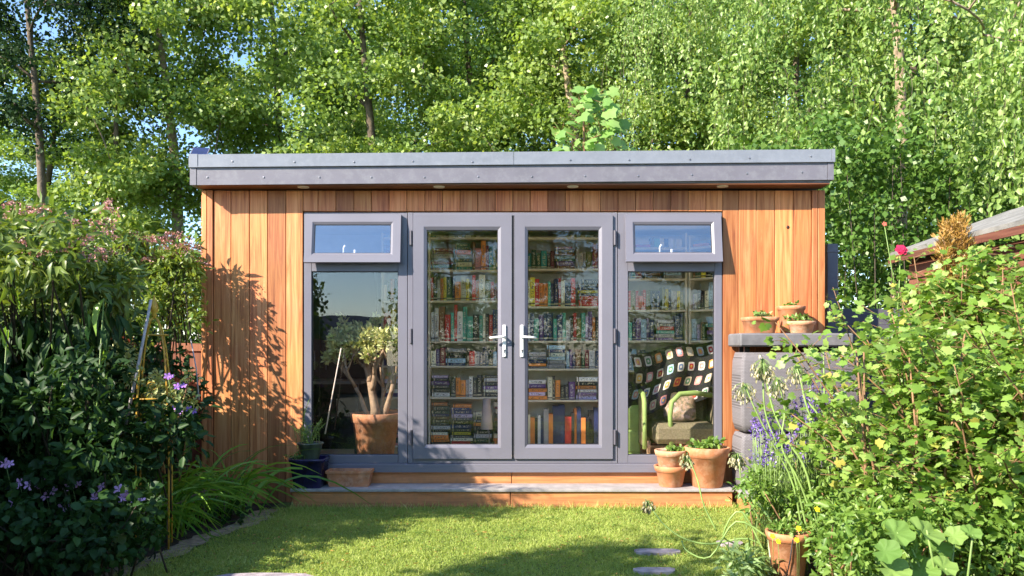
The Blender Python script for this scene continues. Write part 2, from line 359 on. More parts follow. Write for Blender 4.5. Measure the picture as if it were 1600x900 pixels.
def arcs(bases, dirs, lens, droop, s=7, wig=0.0):
    u = np.linspace(0, 1, s)[None, :, None]; dirs = unit(dirs)
    L_ = np.broadcast_to(lens, len(bases))[:, None, None]; dr = np.broadcast_to(droop, len(bases))[:, None, None]
    hz = dirs.copy(); hz[:, 2] = 0; hz = unit(hz+1e-6)
    p = bases[:, None, :]+dirs[:, None, :]*u*L_+hz[:, None, :]*(u**2)*L_*dr*.5
    p[:, :, 2] -= (u[:, :, 0]**2.2)*(L_[:, :, 0])*dr[:, :, 0]
    if wig: p += rng.normal(size=(len(bases), s, 3))*wig*u
    return p

def clump_leaves(C, R, per, L0, flat=.7, out=.6, up=.35, tilt=.6, centre=None):
    """leaves round clump centres C with radii R: returns P, D, N, L, tone"""
    n = len(C); k = per
    idx = np.repeat(np.arange(n), k)
    d = unit(rng.normal(size=(n*k, 3))); r = rng.random(n*k)**.45
    Pn = C[idx]+d*r[:, None]*R[idx][:, None]*np.array([1, 1, flat])
    D = unit(d*out+rng.normal(size=(n*k, 3))*.6+np.array([0, 0, -.25]))
    Nn = unit(rng.normal(size=(n*k, 3))*tilt+np.array([0, 0, 1.0])*up+d*.7)
    Ln = L0*(.65+.6*rng.random(n*k))
    tone = .5*rng.random(n*k)+.35*rng.random(n)[idx]+.15*r
    return Pn, D, Nn, Ln, tone

def skeleton(mb, base, targets, r0, up_h, rmin=.012, lean=(0, 0)):
    """branches: trunk to height up_h, then every target is tied to the nearest lower node by a bent limb"""
    base = Vector(base); nodes = []; seg = 9
    pts = []; wob = [rnd.uniform(-1, 1) for _ in range(4)]
    top = Vector((base.x+lean[0], base.y+lean[1], base.z+up_h))
    for i in range(seg+1):
        t = i/seg; p = base.lerp(top, t)+Vector((math.sin(t*4+wob[0]), math.cos(t*3.3+wob[1]), 0))*.03*up_h*t
        pts.append(p); nodes.append((p, r0*(1-.72*t)))
    mb.tube(pts, [r0*(1.25-.25*min(1, i*2)) * (1-.72*i/seg) for i in range(seg+1)], n=8)
    order = sorted(targets, key=lambda t: (Vector(t)-base).length)
    for t in order:
        t = Vector(t); best = None; bc = 1e9
        for p, r in nodes:
            dv = t-p; c = dv.length+(1.2*max(0, p.z-t.z))+(.6*max(0, .25*up_h+base.z-p.z)*3)
            if c < bc: bc = c; best = (p, r)
        p, r = best; L_ = (t-p).length
        if L_ < .05: continue
        rr = max(rmin, r*.55); q = []
        mid = p.lerp(t, .5)+Vector((rnd.uniform(-1,1), rnd.uniform(-1,1), rnd.uniform(-.4,.9)))*.12*L_
        for i in range(5):
            u = i/4; q.append(p*(1-u)**2+mid*2*u*(1-u)+t*u*u)
        rad = [max(rmin, rr*(1-.45*i/4)) for i in range(5)]
        mb.tube(q, rad, n=5)
        for i in (2, 3, 4): nodes.append((q[i], rad[i]))

def crown_points(n, c, r, low=.0, shell=.55):
    d = unit(rng.normal(size=(n, 3))); rr = shell+(1-shell)*rng.random(n)**.8
    p = np.array(c)+d*rr[:, None]*np.array(r)
    return p

def make_tree(name, label, x, y, h, rx, rz, nclump, per, leafL, mat, bark, seed, r0=.16, z0=1.5, crad=.62, tmpl=T_QUAD, group=None, kind='tree', lean=(0,0)):
    global rng, rnd
    rng = np.random.default_rng(seed); rnd = random.Random(seed)
    t = thing(name, label, kind, (x, y, 0), group)
    cz = (h+z0)/2
    C = crown_points(nclump, (x+lean[0], y+lean[1], cz), (rx, rx*.9, (h-z0)/2), shell=.35)
    C += rng.normal(size=C.shape)*.25
    mb = MB(); skeleton(mb, (x, y, 0), [tuple(c) for c in C[::2]], r0, h*.8, lean=lean); mb.build('trunk', bark, t)
    R = crad*(.6+.8*rng.random(nclump))
    Pn, D, Nn, Ln, tone = clump_leaves(C, R, per, leafL, flat=.55)
    me = leaf_mesh('crown', Pn, D, Nn, Ln, Ln*.9, tmpl, mat, tone)
    place_mesh('crown', me, t)
    return t

# ------------------------------------------------------------------ the setting: ground
def sheet(name, x0, x1, y0, y1, z, mat, nx=2, ny=2, hf=None):
    xs = np.linspace(x0, x1, nx+1); ys = np.linspace(y0, y1, ny+1); mb = MB()
    vs = [(x, y, z+(hf(x, y) if hf else 0)) for y in ys for x in xs]; fs = []
    for j in range(ny):
        for i in range(nx): a = j*(nx+1)+i; fs.append((a, a+1, a+nx+2, a+nx+1))
    mb.add(vs, fs, True); o = mb.build(name, mat); o['kind'] = 'structure'; return o
lawn_base = plain('lawn_soil', (.12,.16,.04), .95, var=.3, scale=9, bump=.6, bscale=90)
ground_m = plain('rough_ground', (.055,.06,.03), .95, var=.3, scale=2, bump=.5, bscale=20)
bed_m = plain('bed_soil', (.05,.035,.022), .95, var=.35, scale=12, bump=1, bscale=60)
edge_m = plain('worn_soil', (.33,.26,.18), .95, var=.25, scale=18, bump=.8, bscale=70)
sheet('ground', -120, 120, -60, 160, -.05, ground_m)
def poly(name, pts, z, mat):
    mb = MB(); mb.add([(x, y, z) for x, y in pts], [tuple(range(len(pts)))]); o = mb.build(name, mat); o['kind'] = 'structure'; return o
EDGE = [(-2.0,.0),(-2.02,-.35),(-2.08,-.9),(-2.2,-1.45),(-2.30,-1.95),(-2.38,-2.4),(-2.45,-3.2),(-2.5,-5.2),(-2.5,-9)]
def edge_x(y):
    for (xa, ya), (xb, yb) in zip(EDGE, EDGE[1:]):
        if yb <= y <= ya: return xa+(xb-xa)*(ya-y)/(ya-yb)
    return EDGE[-1][0]
RE = [(2.0,.0),(1.86,-.5),(1.72,-1.2),(1.58,-1.8),(1.38,-2.3),(1.28,-3),(1.3,-9)]
def redge_x(y):
    for (xa, ya), (xb, yb) in zip(RE, RE[1:]):
        if yb <= y <= ya: return xa+(xb-xa)*(ya-y)/(ya-yb)
    return RE[-1][0]
poly('lawn', EDGE+RE[::-1], -.012, lawn_base)
poly('left_flower_bed', [(-3.6,.3),(-2.0,.3)]+EDGE+[(-3.6,-9)], -.02, bed_m)
poly('right_flower_bed', [(1.2,-9),(3.6,-9),(3.6,.3),(2,.3)]+RE[:-1], -.022, bed_m)
mb = MB(); vs = []; fs = []; k = 0
ex = [(y, edge_x(y)) for y in np.linspace(-.35, -3.4, 40)]
for i, (y, x) in enumerate(ex):
    a = .02+.05*abs(math.sin(i*1.7))+.03*math.sin(i*.6); b = .05+.05*abs(math.sin(i*.9+1))+.04*math.sin(i*.37)
    if -1.9 < y < -.6: b += .05
    vs += [(x-a, y, -.004), (x+b, y, -.004)]
    if i: fs.append((2*i-2, 2*i, 2*i+1, 2*i-1))
mb.add(vs, fs); o = mb.build('bare_soil_path_edge', edge_m); o['kind'] = 'structure'

# lawn grass (nobody could count it)
def grass(n, ylo, yhi, hmin, hmax, wmul=1.0):
    ys = rng.uniform(ylo, yhi, n); xl = np.array([edge_x(y) for y in ys]); xr = np.array([redge_x(y) for y in ys])
    xs = xl-.03+(xr-xl+.12)*rng.random(n)
    # worn strip near the left edge
    keep = (rng.random(n) < np.clip((xs-xl-.00)/.22, .15, 1)); xs, ys = xs[keep], ys[keep]; n = len(xs)
    pat = .5+.28*np.sin(xs*7.1+np.sin(ys*5)*2)*np.sin(ys*9+np.cos(xs*4)*2)+.22*np.sin(xs*2.3+1.7*np.sin(ys*2.9+1))*np.sin(ys*3.7+xs)
    L_ = rng.uniform(hmin, hmax, n)*(.55+.9*pat)
    b = np.stack([xs, ys, np.full(n, -.012)], 1); d = np.stack([rng.normal(size=n)*.45, rng.normal(size=n)*.45, np.ones(n)], 1)
    p = arcs(b, d, L_, rng.uniform(.05, .5, n), s=3)
    return ribbon_mesh('lawn_grass', p, rng.uniform(.003, .006, n)*wmul, L_grass, .25*pat+.65*rng.random(n)**1.3)
tag(link('lawn_grass', grass(190000, -2.75, -.28, .016, .038)), 'short green lawn grass with pale dry flecks', None, None, 'stuff')
tag(link('lawn_grass', grass(30000, -7.5, -2.75, .02, .04, 2)), 'short lawn grass nearest the camera', None, None, 'stuff')
n = 2600; xs = rng.uniform(-1.85, 1.9, n); b = np.stack([xs, -.30-.03*rng.random(n)-.10*rng.random(n)**3, np.full(n, -.01)], 1)
dd = rng.normal(size=(n, 3))*.35; dd[:, 2] = 1
tag(link('long_grass', ribbon_mesh('long_grass', arcs(b, dd, .03+.07*rng.random(n)**2.2, .35*rng.random(n), s=5), rng.uniform(.003, .006, n), L_grass)), 'longer grass fringe along the foot of the step', None, None, 'stuff')

# fallen dry leaves and small clover patches on the lawn
n = 420; xs = rng.uniform(-2.0, 1.7, n); ys = rng.uniform(-2.7, -.35, n); Pn = np.stack([xs, ys, np.full(n, .012)], 1)
tag(link('fallen_leaves', leaf_mesh('fallen_leaves', Pn, np.concatenate([rng.normal(size=(n, 2)), np.zeros((n, 1))], 1), rng.normal(size=(n, 3))*.3+np.array([0, 0, 1.]), .022*(.5+rng.random(n)), .012, T_OVATE, L_dry)), 'scattered dry brown leaves on the lawn', None, None, 'stuff')
cc_ = np.stack([rng.uniform(-1.9, 1.6, 60), rng.uniform(-2.6, -.4, 60), np.full(60, .008)], 1); Pn = np.repeat(cc_, 40, 0)+rng.normal(size=(2400, 3))*np.array([.05, .04, .004])
tag(link('clover', leaf_mesh('clover', Pn, np.concatenate([rng.normal(size=(2400, 2)), np.zeros((2400, 1))], 1), rng.normal(size=(2400, 3))*.3+np.array([0, 0, 1.]), .014, .014, T_OVATE, L_herb)), 'small round clover leaves in the lawn', None, None, 'stuff')
# stepping stones
ST = plain('stepping_stone', (.40,.34,.36), .85, var=.18, scale=20, bump=.4, bscale=80)
for i, (px0, px1, yy, lab) in enumerate([(992, 1062, 863, 'pale stepping stone sunk in shaded grass, farther of the two on the right'),
                              (990, 1056, 893, 'pale stepping stone at the bottom of the photo right of centre'),
                              (1120, 1160, 850, 'small half-hidden stepping stone under the curling green stems'),
                              (318, 498, 909, 'wide purple-grey stepping stone at the bottom edge left of centre')]):
    d = FPX*CAMZ/(yy-HY); Y = d-CAMD; x0 = (px0-800)/FPX*d; x1 = (px1-800)/FPX*d
    hy = .035 if i < 3 else .11
    mb = MB(); ring = []; rr = random.Random(i)
    for k in range(14):
        a = 2*PI*k/14; q = 1/((abs(math.cos(a))**4+abs(math.sin(a))**4)**.25)*rr.uniform(.93, 1.04)
        ring.append(((x0+x1)/2+(x1-x0)/2*q*math.cos(a), Y-(hy-.035)+hy*1.6*q*math.sin(a)))
    zt = .012 if i < 3 else .024
    mb.add([(x, y, -.01) for x, y in ring]+[(x, y, zt) for x, y in ring]+[((x0+x1)/2, Y, zt+.002)],
           [(k, (k+1)%14, 14+(k+1)%14, 14+k) for k in range(14)]+[(14+k, 14+(k+1)%14, 28) for k in range(14)])
    tag(mb.build('stepping_stone', ST), lab, 'paving stone', 'stepping stones in the lawn')

# ------------------------------------------------------------------ the garden room
G = thing('garden_room', 'cedar clad garden room with grey French doors and flat grey roof', 'garden room', (0, 0, 0)); G['kind'] = 'thing'
def X0(px): return (px-800)/180.0
def Z0(py): return CAMZ-(py-545)/180.0
WT = .024
Zs = 2.70
# inner shell
mb = MB()
mb.box(-2.66, -2.60, .07, 2.10, .05, 2.66); mb.box(2.60, 2.67, .07, 2.10, .05, 2.66); mb.box(-2.60, 2.60, 2.04, 2.10, .05, 2.66)
mb.box(-2.60, X0(474)-.003, .05, .07, .05, 2.66); mb.box(X0(1129)+.003, 2.60, .05, .07, .05, 2.66); mb.box(X0(474), X0(1129), .05, .07, Z0(330)+.002, 2.66)
mb.build('inner_wall', wall_in, G)
mb = MB(); mb.box(-2.60, 2.60, .075, 2.04, .20, .27); mb.build('floor', floor_in, G)
mb = MB(); mb.box(-2.60, 2.60, .075, 2.04, 2.60, 2.655); mb.build('ceiling', wall_in, G)
# cladding: backing wall and boards
wallp = MB(); wallp.box(-2.685, X0(474)-.003, .026, .048, -.05, Zs); wallp.box(X0(1129)+.003, 2.70, .026, .048, -.05, Zs)
wallp.box(X0(474), X0(1129), .026, .048, Z0(330), Zs)
dark_back = plain('dark_batten', (.03,.018,.012), .9)
wall = wallp.build('wall', dark_back, G)
def board(x0, x1, z0, z1, y=0, name='board', mat=cedar_v, par=wall, th=.024):
    me = board_mesh(round(x1-x0, 4), round(z1-z0, 4), th, mat)
    return link(name, me, par, loc=(x0, y, z0))
_bm = {}
def board_mesh(wd, h, th, mat):
    k = (wd, h, th, mat.name)
    if k not in _bm:
        mb = MB(); mb.box(.0015, wd-.0015, 0, th, 0, h, .003)
        me = bpy.data.meshes.new('board'); me.from_pydata(mb.v, [], mb.f); me.materials.append(mat); me.update(); _bm[k] = me
    return _bm[k]
for row in ([316, 324, 333.5, 361, 390, 418, 447, 473.5], [1129.5, 1154, 1182, 1211, 1240, 1268, 1277.5, 1289]):
    for a, b in zip(row, row[1:]):
        ext = rnd.uniform(-.001, .002)
        board(X0(a), X0(b)-.002, -.04, Zs-.006, y=ext if b-a > 15 else -.012)
xs = [473.5, 497, 525, 553, 580.5, 608, 635.5, 664]
while xs[-1] < 1126: xs.append(xs[-1]+27.45)
xs = [x for x in xs if x < 1118]+[1129.5]
for a, b in zip(xs, xs[1:]):
    board(X0(a), X0(b)-.001, Z0(330), Zs-.006, y=rnd.uniform(-.001, .002))
knot = plain('knot', (.05,.018,.008), .6, var=.3, scale=90)
mb = MB(); c = P(1231, 355, 0); mb.lathe([(.016,0),(.014,.003),(.002,.0035)], (0,0,0), 12)
vv = [(c.x+a*.9, -.0015-z, c.z+b) for a, b, z in mb.v]; mb.v = vv; mb.build('knot', knot, wall)
# side walls: horizontal extents simplified boards on left and right flanks
for sx, xx in ((-1, -2.687), (1, 2.702)):
    for i in range(13):
        y0 = .03+i*.160; me = bpy.data.meshes.new('side_board'); mb = MB(); mb.box(0, .022, .0015, .157, 0, 2.70, .003); me.from_pydata(mb.v, [], mb.f); me.materials.append(cedar_v)
        link('side_board', me, wall, loc=(xx if sx > 0 else xx-.022, y0, -.04))
# roof: fascia, trim, soffit; a touch higher on the right, as photographed
YF = -.20
def zl(x, a, b): return a+(b-a)*(x+2.71)/5.41
def slab(mb, x0, x1, y0, y1, zb0, zb1, zt0, zt1):
    mb.add([(x0,y0,zb0),(x1,y0,zb1),(x1,y1,zb1),(x0,y1,zb0),(x0,y0,zt0),(x1,y0,zt1),(x1,y1,zt1),(x0,y1,zt0)],
           [(0,3,2,1),(4,5,6,7),(0,1,5,4),(1,2,6,5),(2,3,7,6),(3,0,4,7)])
roof_m = plain('grey_rubber_roof', (.16,.16,.17), .8)
R = MB(); slab(R, -2.69, 2.69, YF+.02, 2.12, 2.715, 2.725, 2.93, 2.97); roof = R.build('roof', roof_m, G)
def fz(x, which):
    return {'b': zl(x, 2.701, 2.746), 'm': zl(x, 2.848, 2.893), 't': zl(x, 2.956, 3.000)}[which]
mb = MB(); slab(mb, -2.658, 2.658, YF, YF+.02, fz(-2.658,'b'), fz(2.658,'b'), fz(-2.658,'m'), fz(2.658,'m')); mb.build('fascia', fascia_m, roof)
mb = MB(); slab(mb, -2.715, -2.662, YF-.004, YF+.05, 2.701, 2.701, 2.846, 2.846); mb.build('fascia_corner', fascia_m, roof)
mb = MB(); slab(mb, 2.662, 2.712, YF-.004, YF+.05, 2.745, 2.745, 2.891, 2.891); mb.build('fascia_corner', fascia_m, roof)
for a, b in ((-2.643, .013), (.0165, 2.69)):
    mb = MB(); slab(mb, a, b, YF-.014, YF+.06, fz(a,'m')-.001, fz(b,'m')-.001, fz(a,'t'), fz(b,'t'))
    slab(mb, a, b, YF-.020, YF-.014, fz(a,'m')-.001, fz(b,'m')-.001, fz(a,'m')+.010, fz(b,'m')+.010); mb.build('roof_trim', trim_m, roof)
mb = MB(); slab(mb, -2.72, -2.646, YF-.018, YF+.06, fz(-2.7,'m')-.001, fz(-2.7,'m')-.001, fz(-2.7,'t')+.003, fz(-2.7,'t')+.003); mb.build('roof_trim', trim_m, roof)
for s, xx in ((-1, -2.72), (1, 2.69)):
    mb = MB(); slab(mb, xx, xx+.028, YF+.062, 2.13, fz(xx,'b')+.002, fz(xx,'b')+.002, fz(xx,'t'), fz(xx,'t')); mb.build('side_fascia', fascia_m, roof)
mb = MB(); slab(mb, 2.693, 2.718, YF-.02, YF+.058, fz(2.7,'m')-.001, fz(2.7,'m')-.001, fz(2.7,'t')+.002, fz(2.7,'t')+.002); mb.build('roof_trim', trim_m, roof)
def screw(px, py, y):
    p = P(px, py, y); mb = MB(); mb.lathe([(.006,0),(.0055,.0015),(.001,.003)], (0,0,0), 8); return p
scm = bpy.data.meshes.new('screw'); _m = MB(); _m.lathe([(.008,0),(.007,.003),(.001,.004)], (0,0,0), 8); scm.from_pydata([(a, -c, b) for a, b, c in _m.v], [], _m.f); scm.materials.append(screw_m)
for px, py in [(363,252),(460,253),(553,253),(645,252),(738,253),(891,250),(983,250),(1078,249),(1171,247),(1267,244)]:
    link('screw', scm, roof, loc=P(px, py, YF-.0155))
for px, py in [(324,277),(412,277),(499,277),(580,277),(663,277),(747,276),(831,276),(914,275),(997,275),(1081,273),(1167,271),(1253,269)]:
    link('screw', scm, roof, loc=P(px, py, YF-.0015))
# soffit with downlights
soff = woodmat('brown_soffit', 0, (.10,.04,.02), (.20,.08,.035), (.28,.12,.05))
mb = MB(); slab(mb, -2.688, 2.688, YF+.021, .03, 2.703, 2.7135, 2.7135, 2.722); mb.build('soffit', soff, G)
for px in (474, 686, 895, 1129):
    x = (px-800)/FPX*(CAMD-.10); mb = MB(); z = 2.703+.0105*(x+2.688)/5.376
    mb.lathe([(.001,-.004),(.036,-.004),(.047,-.006),(.050,0.001)], (x, -.10, z), 24); mb.build('downlight', lamp_m, G)
# solar panel on the roof
S = thing('solar_panel', 'small dark blue solar panel tilted on the left end of the roof', 'solar panel', (-2.6, .0, 2.95))
mb = MB(); a = P(300, 231, .05); b = P(324, 231, .05)
ax = Vector((1, 0, -.04)).normalized(); ay = Vector((.20, -.9, -.55)).normalized(); az = ax.cross(ay).normalized()
c0 = P(313, 237, -.08)
mb.obox(c0, ax, ay, az, .068, .095, .006); mb.build('cell', solar, S)
mb = MB()
for k in range(-2, 3): mb.obox(c0+ax*k*.027+az*.0072, ax, ay, az, .0012, .094, .0008)
for k in (-1, 1): mb.obox(c0+ax*k*.070, ax, ay, az, .003, .098, .008)
mb.build('frame', frame_m, S)
mb = MB(); mb.tube([c0, (c0.x, c0.y+.05, 2.95)], .01); mb.build('foot', gasket, S)

# ---- windows and doors
def ringframe(mb, xa, xb, za, zb, wl, wr, wt, wb, y0, y1, slope=.012):
    """mitred frame: outer rectangle xa..xb, za..zb; front at y0 sloping to y0+slope at the inner edge"""
    o = [(xa,za),(xb,za),(xb,zb),(xa,zb)]; i = [(xa+wl,za+wb),(xb-wr,za+wb),(xb-wr,zb-wt),(xa+wl,zb-wt)]
    k = .78
    mm = [(a[0]+(b[0]-a[0])*k, a[1]+(b[1]-a[1])*k) for a, b in zip(o, i)]
    vs = [(x,y0,z) for x,z in o]+[(x,y0+.001,z) for x,z in mm]+[(x,y0+slope,z) for x,z in i]+[(x,y1,z) for x,z in i]+[(x,y1,z) for x,z in o]
    fs = []
    for a in range(4):
        b = (a+1)%4
        for L0_ in (0, 4, 8, 12): fs.append((L0_+a, L0_+b, L0_+4+b, L0_+4+a))
        fs.append((16+a, 16+b, b, a))
    mb.add(vs, fs)
def pane(mb, xa, xb, za, zb, y): mb.box(xa, xb, y, y+.004, za, zb)
def beads(mb, xa, xb, za, zb, y, t=.006):
    """black gasket strip"""
    for q in ((xa, xa+t, za, zb), (xb-t, xb, za, zb), (xa+t, xb-t, za, za+t), (xa+t, xb-t, zb-t, zb)): mb.box(q[0], q[1], y, y+.012, q[2], q[3])
ZT, ZB = Z0(332), Z0(724)
def fixed_window(xa, xb, gx0, gx1, hop, lab):
    W = None
    mb = MB()
    zt = ZT
    zm = Z0(418); gzb = Z0(711); gzt = Z0(424)
    # outer frame made of four members and a transom
    mb.box(X0(xa), X0(gx0), .004, .068, ZB, zt, .003); mb.box(X0(gx1), X0(xb), .004, .068, ZB, zt, .003)
    mb.box(X0(gx0)+.001, X0(gx1)-.001, .005, .067, ZB, gzb, .003); mb.box(X0(gx0)+.001, X0(gx1)-.001, .005, .067, gzt, Z0(409), .003)
    mb.box(X0(gx0)+.001, X0(gx1)-.001, .005, .067, Z0(345), zt, .003)
    W = mb.build('window', frame_m, G, lab)
    mb = MB(); beads(mb, X0(gx0), X0(gx1), gzb, gzt, .022); mb.build('gasket', gasket, W)
    mb = MB(); pane(mb, X0(gx0)+.002, X0(gx1)-.002, gzb+.002, gzt-.002, .030); mb.build('pane', glass_left if xa < 600 else glass, W)
    # hopper sash, hinged on top and swung out
    h0, h1, ht, hb = hop; g = (h0+14, h1-16, ht+17, hb-15)
    mb = MB(); beads_mb = MB(); pn = MB()
    x0_, x1_ = X0(h0), X0(h1); ww = x1_-x0_; Hh = (hb-ht)/180*1.0
    ringframe(mb, x0_, x1_, -Hh, 0, .080, .085, .09, .082, -.028, .012, slope=.014)
    beads(beads_mb, x0_+.078, x1_-.083, -Hh+.080, -.088, -.012)
    pane(pn, x0_+.08, x1_-.085, -Hh+.082, -.09, -.006)
    ang = math.radians(8.5); zz = Z0(ht)
    def tr(m_):
        out = []
        for x, y, z in m_.v:
            y2 = y*math.cos(ang)+z*math.sin(ang); z2 = -y*math.sin(ang)+z*math.cos(ang)
            sc = 1.0
            out.append((x, y2-.008, z2+zz))
        m_.v = out
    for m_ in (mb, beads_mb, pn): tr(m_)
    sash = mb.build('vent_sash', frame_m, W); beads_mb.build('vent_gasket', gasket, W); pn.build('vent_pane', glass_top, W)
    # inside handle seen through the vent pane
    mb = MB(); cx = (x0_+x1_)/2
    mb.tube([(cx, .03, zz-Hh+.05), (cx, .03, zz-Hh+.13)], .010); mb.tube([(cx-.10, .04, zz-Hh+.05), (cx-.10, .045, zz-Hh+.15), (cx-.085, .045, zz-Hh+.17)], [.008,.008,.012]); mb.build('vent_handle', white_m, W)
    mb = MB()
    for s in (x0_+.05, x1_-.05):
        mb.obox((s, -.03, zz-Hh+.10), Vector((1,0,0)), Vector((0,.94,.35)), Vector((0,-.35,.94)), .006, .055, .004)
    mb.build('vent_stay', screw_m, W)
fixed_window(474.8, 636.4, 486.5, 622, (479, 627.5, 336, 413), 'window left of the doors with open top vent')
fixed_window(965.6, 1128.4, 981.5, 1117, (976, 1125, 336, 412), 'window right of the doors with open top vent')
# door frame
mb = MB(); mb.box(X0(637.2), X0(645.2), .000, .068, ZB, ZT, .003); mb.box(X0(957), X0(964.8), .000, .068, ZB, ZT, .003)
mb.box(X0(645.4), X0(956.8), .002, .067, Z0(337), ZT, .003); mb.box(X0(645.4), X0(956.8), .002, .067, ZB, Z0(716), .003)
mb.build('door_frame', frame_m, G)
mb = MB(); mb.box(X0(646), X0(956), .030, .050, Z0(716)+.002, Z0(337)-.002)
# (rebate behind the doors stays open: only a thin dark seal round each leaf)
hm = MB(); hm.box(-.012, .012, -.016, 0, -.065, .065, .003); hm.tube([(0,-.020,-.062),(0,-.020,.062)], .008, 8)
hme = bpy.data.meshes.new('hinge'); hme.from_pydata(hm.v, [], hm.f); hme.materials.append(frame_side)
for side, (xa, xb, ga, gb, lab) in enumerate(((645.8, 799.6, 667, 778, 'left leaf of the French doors'), (803.6, 957, 824.5, 935.5, 'right leaf of the French doors'))):
    mb = MB(); za, zb = Z0(716.5), Z0(336.5)
    ringframe(mb, X0(xa), X0(xb), za, zb, (ga-xa)/180, (xb-gb)/180, 23/180, 22/180, -.020, .055, slope=.016)
    D_ = mb.build('door', frame_m, G, lab)
    mb = MB(); beads(mb, X0(ga), X0(gb), Z0(694.5), Z0(359.5), .002, .0045); mb.build('gasket', gasket, D_)
    mb = MB(); pane(mb, X0(ga)+.001, X0(gb)-.001, Z0(694.5)+.001, Z0(359.5)-.001, .010); mb.build('pane', glass, D_)
    mb = MB(); e = 2.2/180
    for q in ((X0(xa)-e, X0(xa)-.001, za, zb), (X0(xb)+.001, X0(xb)+e, za, zb)): mb.box(q[0], q[1], .012, .05, q[2], q[3])
    mb.box(X0(xa)-e, X0(xb)+e, .012, .05, za-.010, za-.001); mb.build('seal', gasket, D_)
    px = 788 if side == 0 else 815.5; sg = -1 if side == 0 else 1
    pc = P(px, 532, -.02); mb = MB(); mb.box(pc.x-.016, pc.x+.016, -.034, -.0205, pc.z-.145, pc.z+.135, .006)
    mb.tube([(pc.x, -.034, pc.z+.03), (pc.x, -.075, pc.z+.03), (pc.x+sg*.02, -.082, pc.z+.03), (pc.x+sg*.075, -.08, pc.z+.027), (pc.x+sg*.125, -.075, pc.z+.022)], [.012,.011,.011,.0105,.009], 10)
    H_ = mb.build('handle', white_m, D_)
    mb = MB(); mb.tube([(pc.x, -.034, pc.z-.085), (pc.x, -.038, pc.z-.085)], .009, 10); mb.box(pc.x-.003, pc.x+.003, -.038, -.035, pc.z-.11, pc.z-.085); mb.build('lock', screw_m, D_)
    for hy in (372, 525, 683):
        hx = X0(642.4 if side == 0 else 960.5); link('hinge', hme, D_, loc=(hx, -.001, Z0(hy)))
mb = MB(); mb.box(X0(799.9), X0(803.3), -.012, .045, Z0(715), Z0(338)); mb.build('meeting_seal', gasket, G)
# sill
mb = MB(); mb.box(X0(474), X0(1129), -.030, .068, Z0(736), Z0(724)-.001, .004); mb.box(X0(474)+.02, X0(1129)-.02, -.036, -.030, Z0(737), Z0(729)); mb.build('sill', frame_m, G)
# risers and tread
def hplank(x0, x1, z0, z1, y, par, nm='riser', mat=cedar_h, th=.02):
    mb = MB(); mb.box(0, x1-x0, 0, th, 0, z1-z0, .003); me = bpy.data.meshes.new(nm); me.from_pydata(mb.v, [], mb.f); me.materials.append(mat)
    return link(nm, me, par, loc=(x0, y, z0))
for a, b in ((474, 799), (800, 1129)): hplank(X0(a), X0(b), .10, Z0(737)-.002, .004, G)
Sx0, Sx1, SY = -1.835, 1.846, -.30
STEP = thing('doorstep', 'long low cedar step with grey tread under the French doors', 'step', (0, -.15, 0))
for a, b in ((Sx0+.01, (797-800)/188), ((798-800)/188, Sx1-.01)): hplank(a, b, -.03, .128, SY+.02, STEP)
hplank_side = MB(); hplank_side.box(Sx0+.01, Sx0+.03, SY+.042, .0, -.03, .128); hplank_side.build('riser_end', cedar_h, STEP)
for i in range(2):
    y0 = SY+i*.145; mb = MB(); mb.box(Sx0-.01, Sx1, y0, y0+.141, .130, .155, .003); mb.build('tread_board', tread_m, STEP)
# side platform at the right, coming forward
PL = thing('platform', 'low cedar edged platform carrying the grey wicker cabinet', 'platform', (2.4, -.6, 0))
mb = MB(); mb.box(1.885, 1.905, -1.0, .0, -.03, .128); mb.build('riser', cedar_h, PL)
mb = MB(); mb.box(1.905, 3.0, -1.0, -.98, -.03, .128); mb.build('riser', cedar_h, PL)
for i in range(7):
    mb = MB(); mb.box(1.868, 3.0, -1.015+i*.145, -1.015+i*.145+.141, .130, .155, .003); mb.build('tread_board', tread_m, PL)

# ------------------------------------------------------------------ interior: bookcases and books
YB = 1.60; SB = FPX/(CAMD+YB)
def Xb(px): return (px-800)/SB
def Zb(py): return CAMZ-(py-545)/SB
BK = thing('bookcase', 'wide cream bookcase seen through the doors and right window', 'bookcase', (0, YB+.15, .27))
bays = [(598, 669), (672, 797), (799, 818.5), (821, 940), (943, 979), (981.5, 1071)]
ups = [597, 670.5, 798, 820, 941.5, 980, 1072.5]
bays = list(zip(ups, ups[1:]))
mb = MB()
for u in ups: 
    if u in (798, 941.5): continue
    mb.box(Xb(u)-.010, Xb(u)+.010, YB, YB+.28, .27, 2.56, .002)
mb.build('upright', shelf_m, BK)
mb = MB(); mb.box(Xb(597), Xb(1072.5), YB+.282, YB+.29, .27, 2.56); mb.build('back_panel', shelf_m, BK)
SH = {0: [372, 423, 471, 534.5, 573, 622, 698], 1: [372, 421, 480, 534, 577.5, 626.5, 698], 2: [388, 436.5, 485.5, 533.5, 580, 640, 698]}
def bay_sh(px): return SH[0] if px < 800 else (SH[1] if px < 945 else SH[2])
for a, b, k in ((597, 670.5, 0), (670.5, 820, 0), (820, 980, 1), (980, 1072.5, 2)):
    for y in SH[k]:
        mb = MB(); mb.box(Xb(a)+.011, Xb(b)-.011, YB+.002, YB+.28, Zb(y)-.010, Zb(y)+.011, .002); mb.build('shelf', shelf_m, BK)
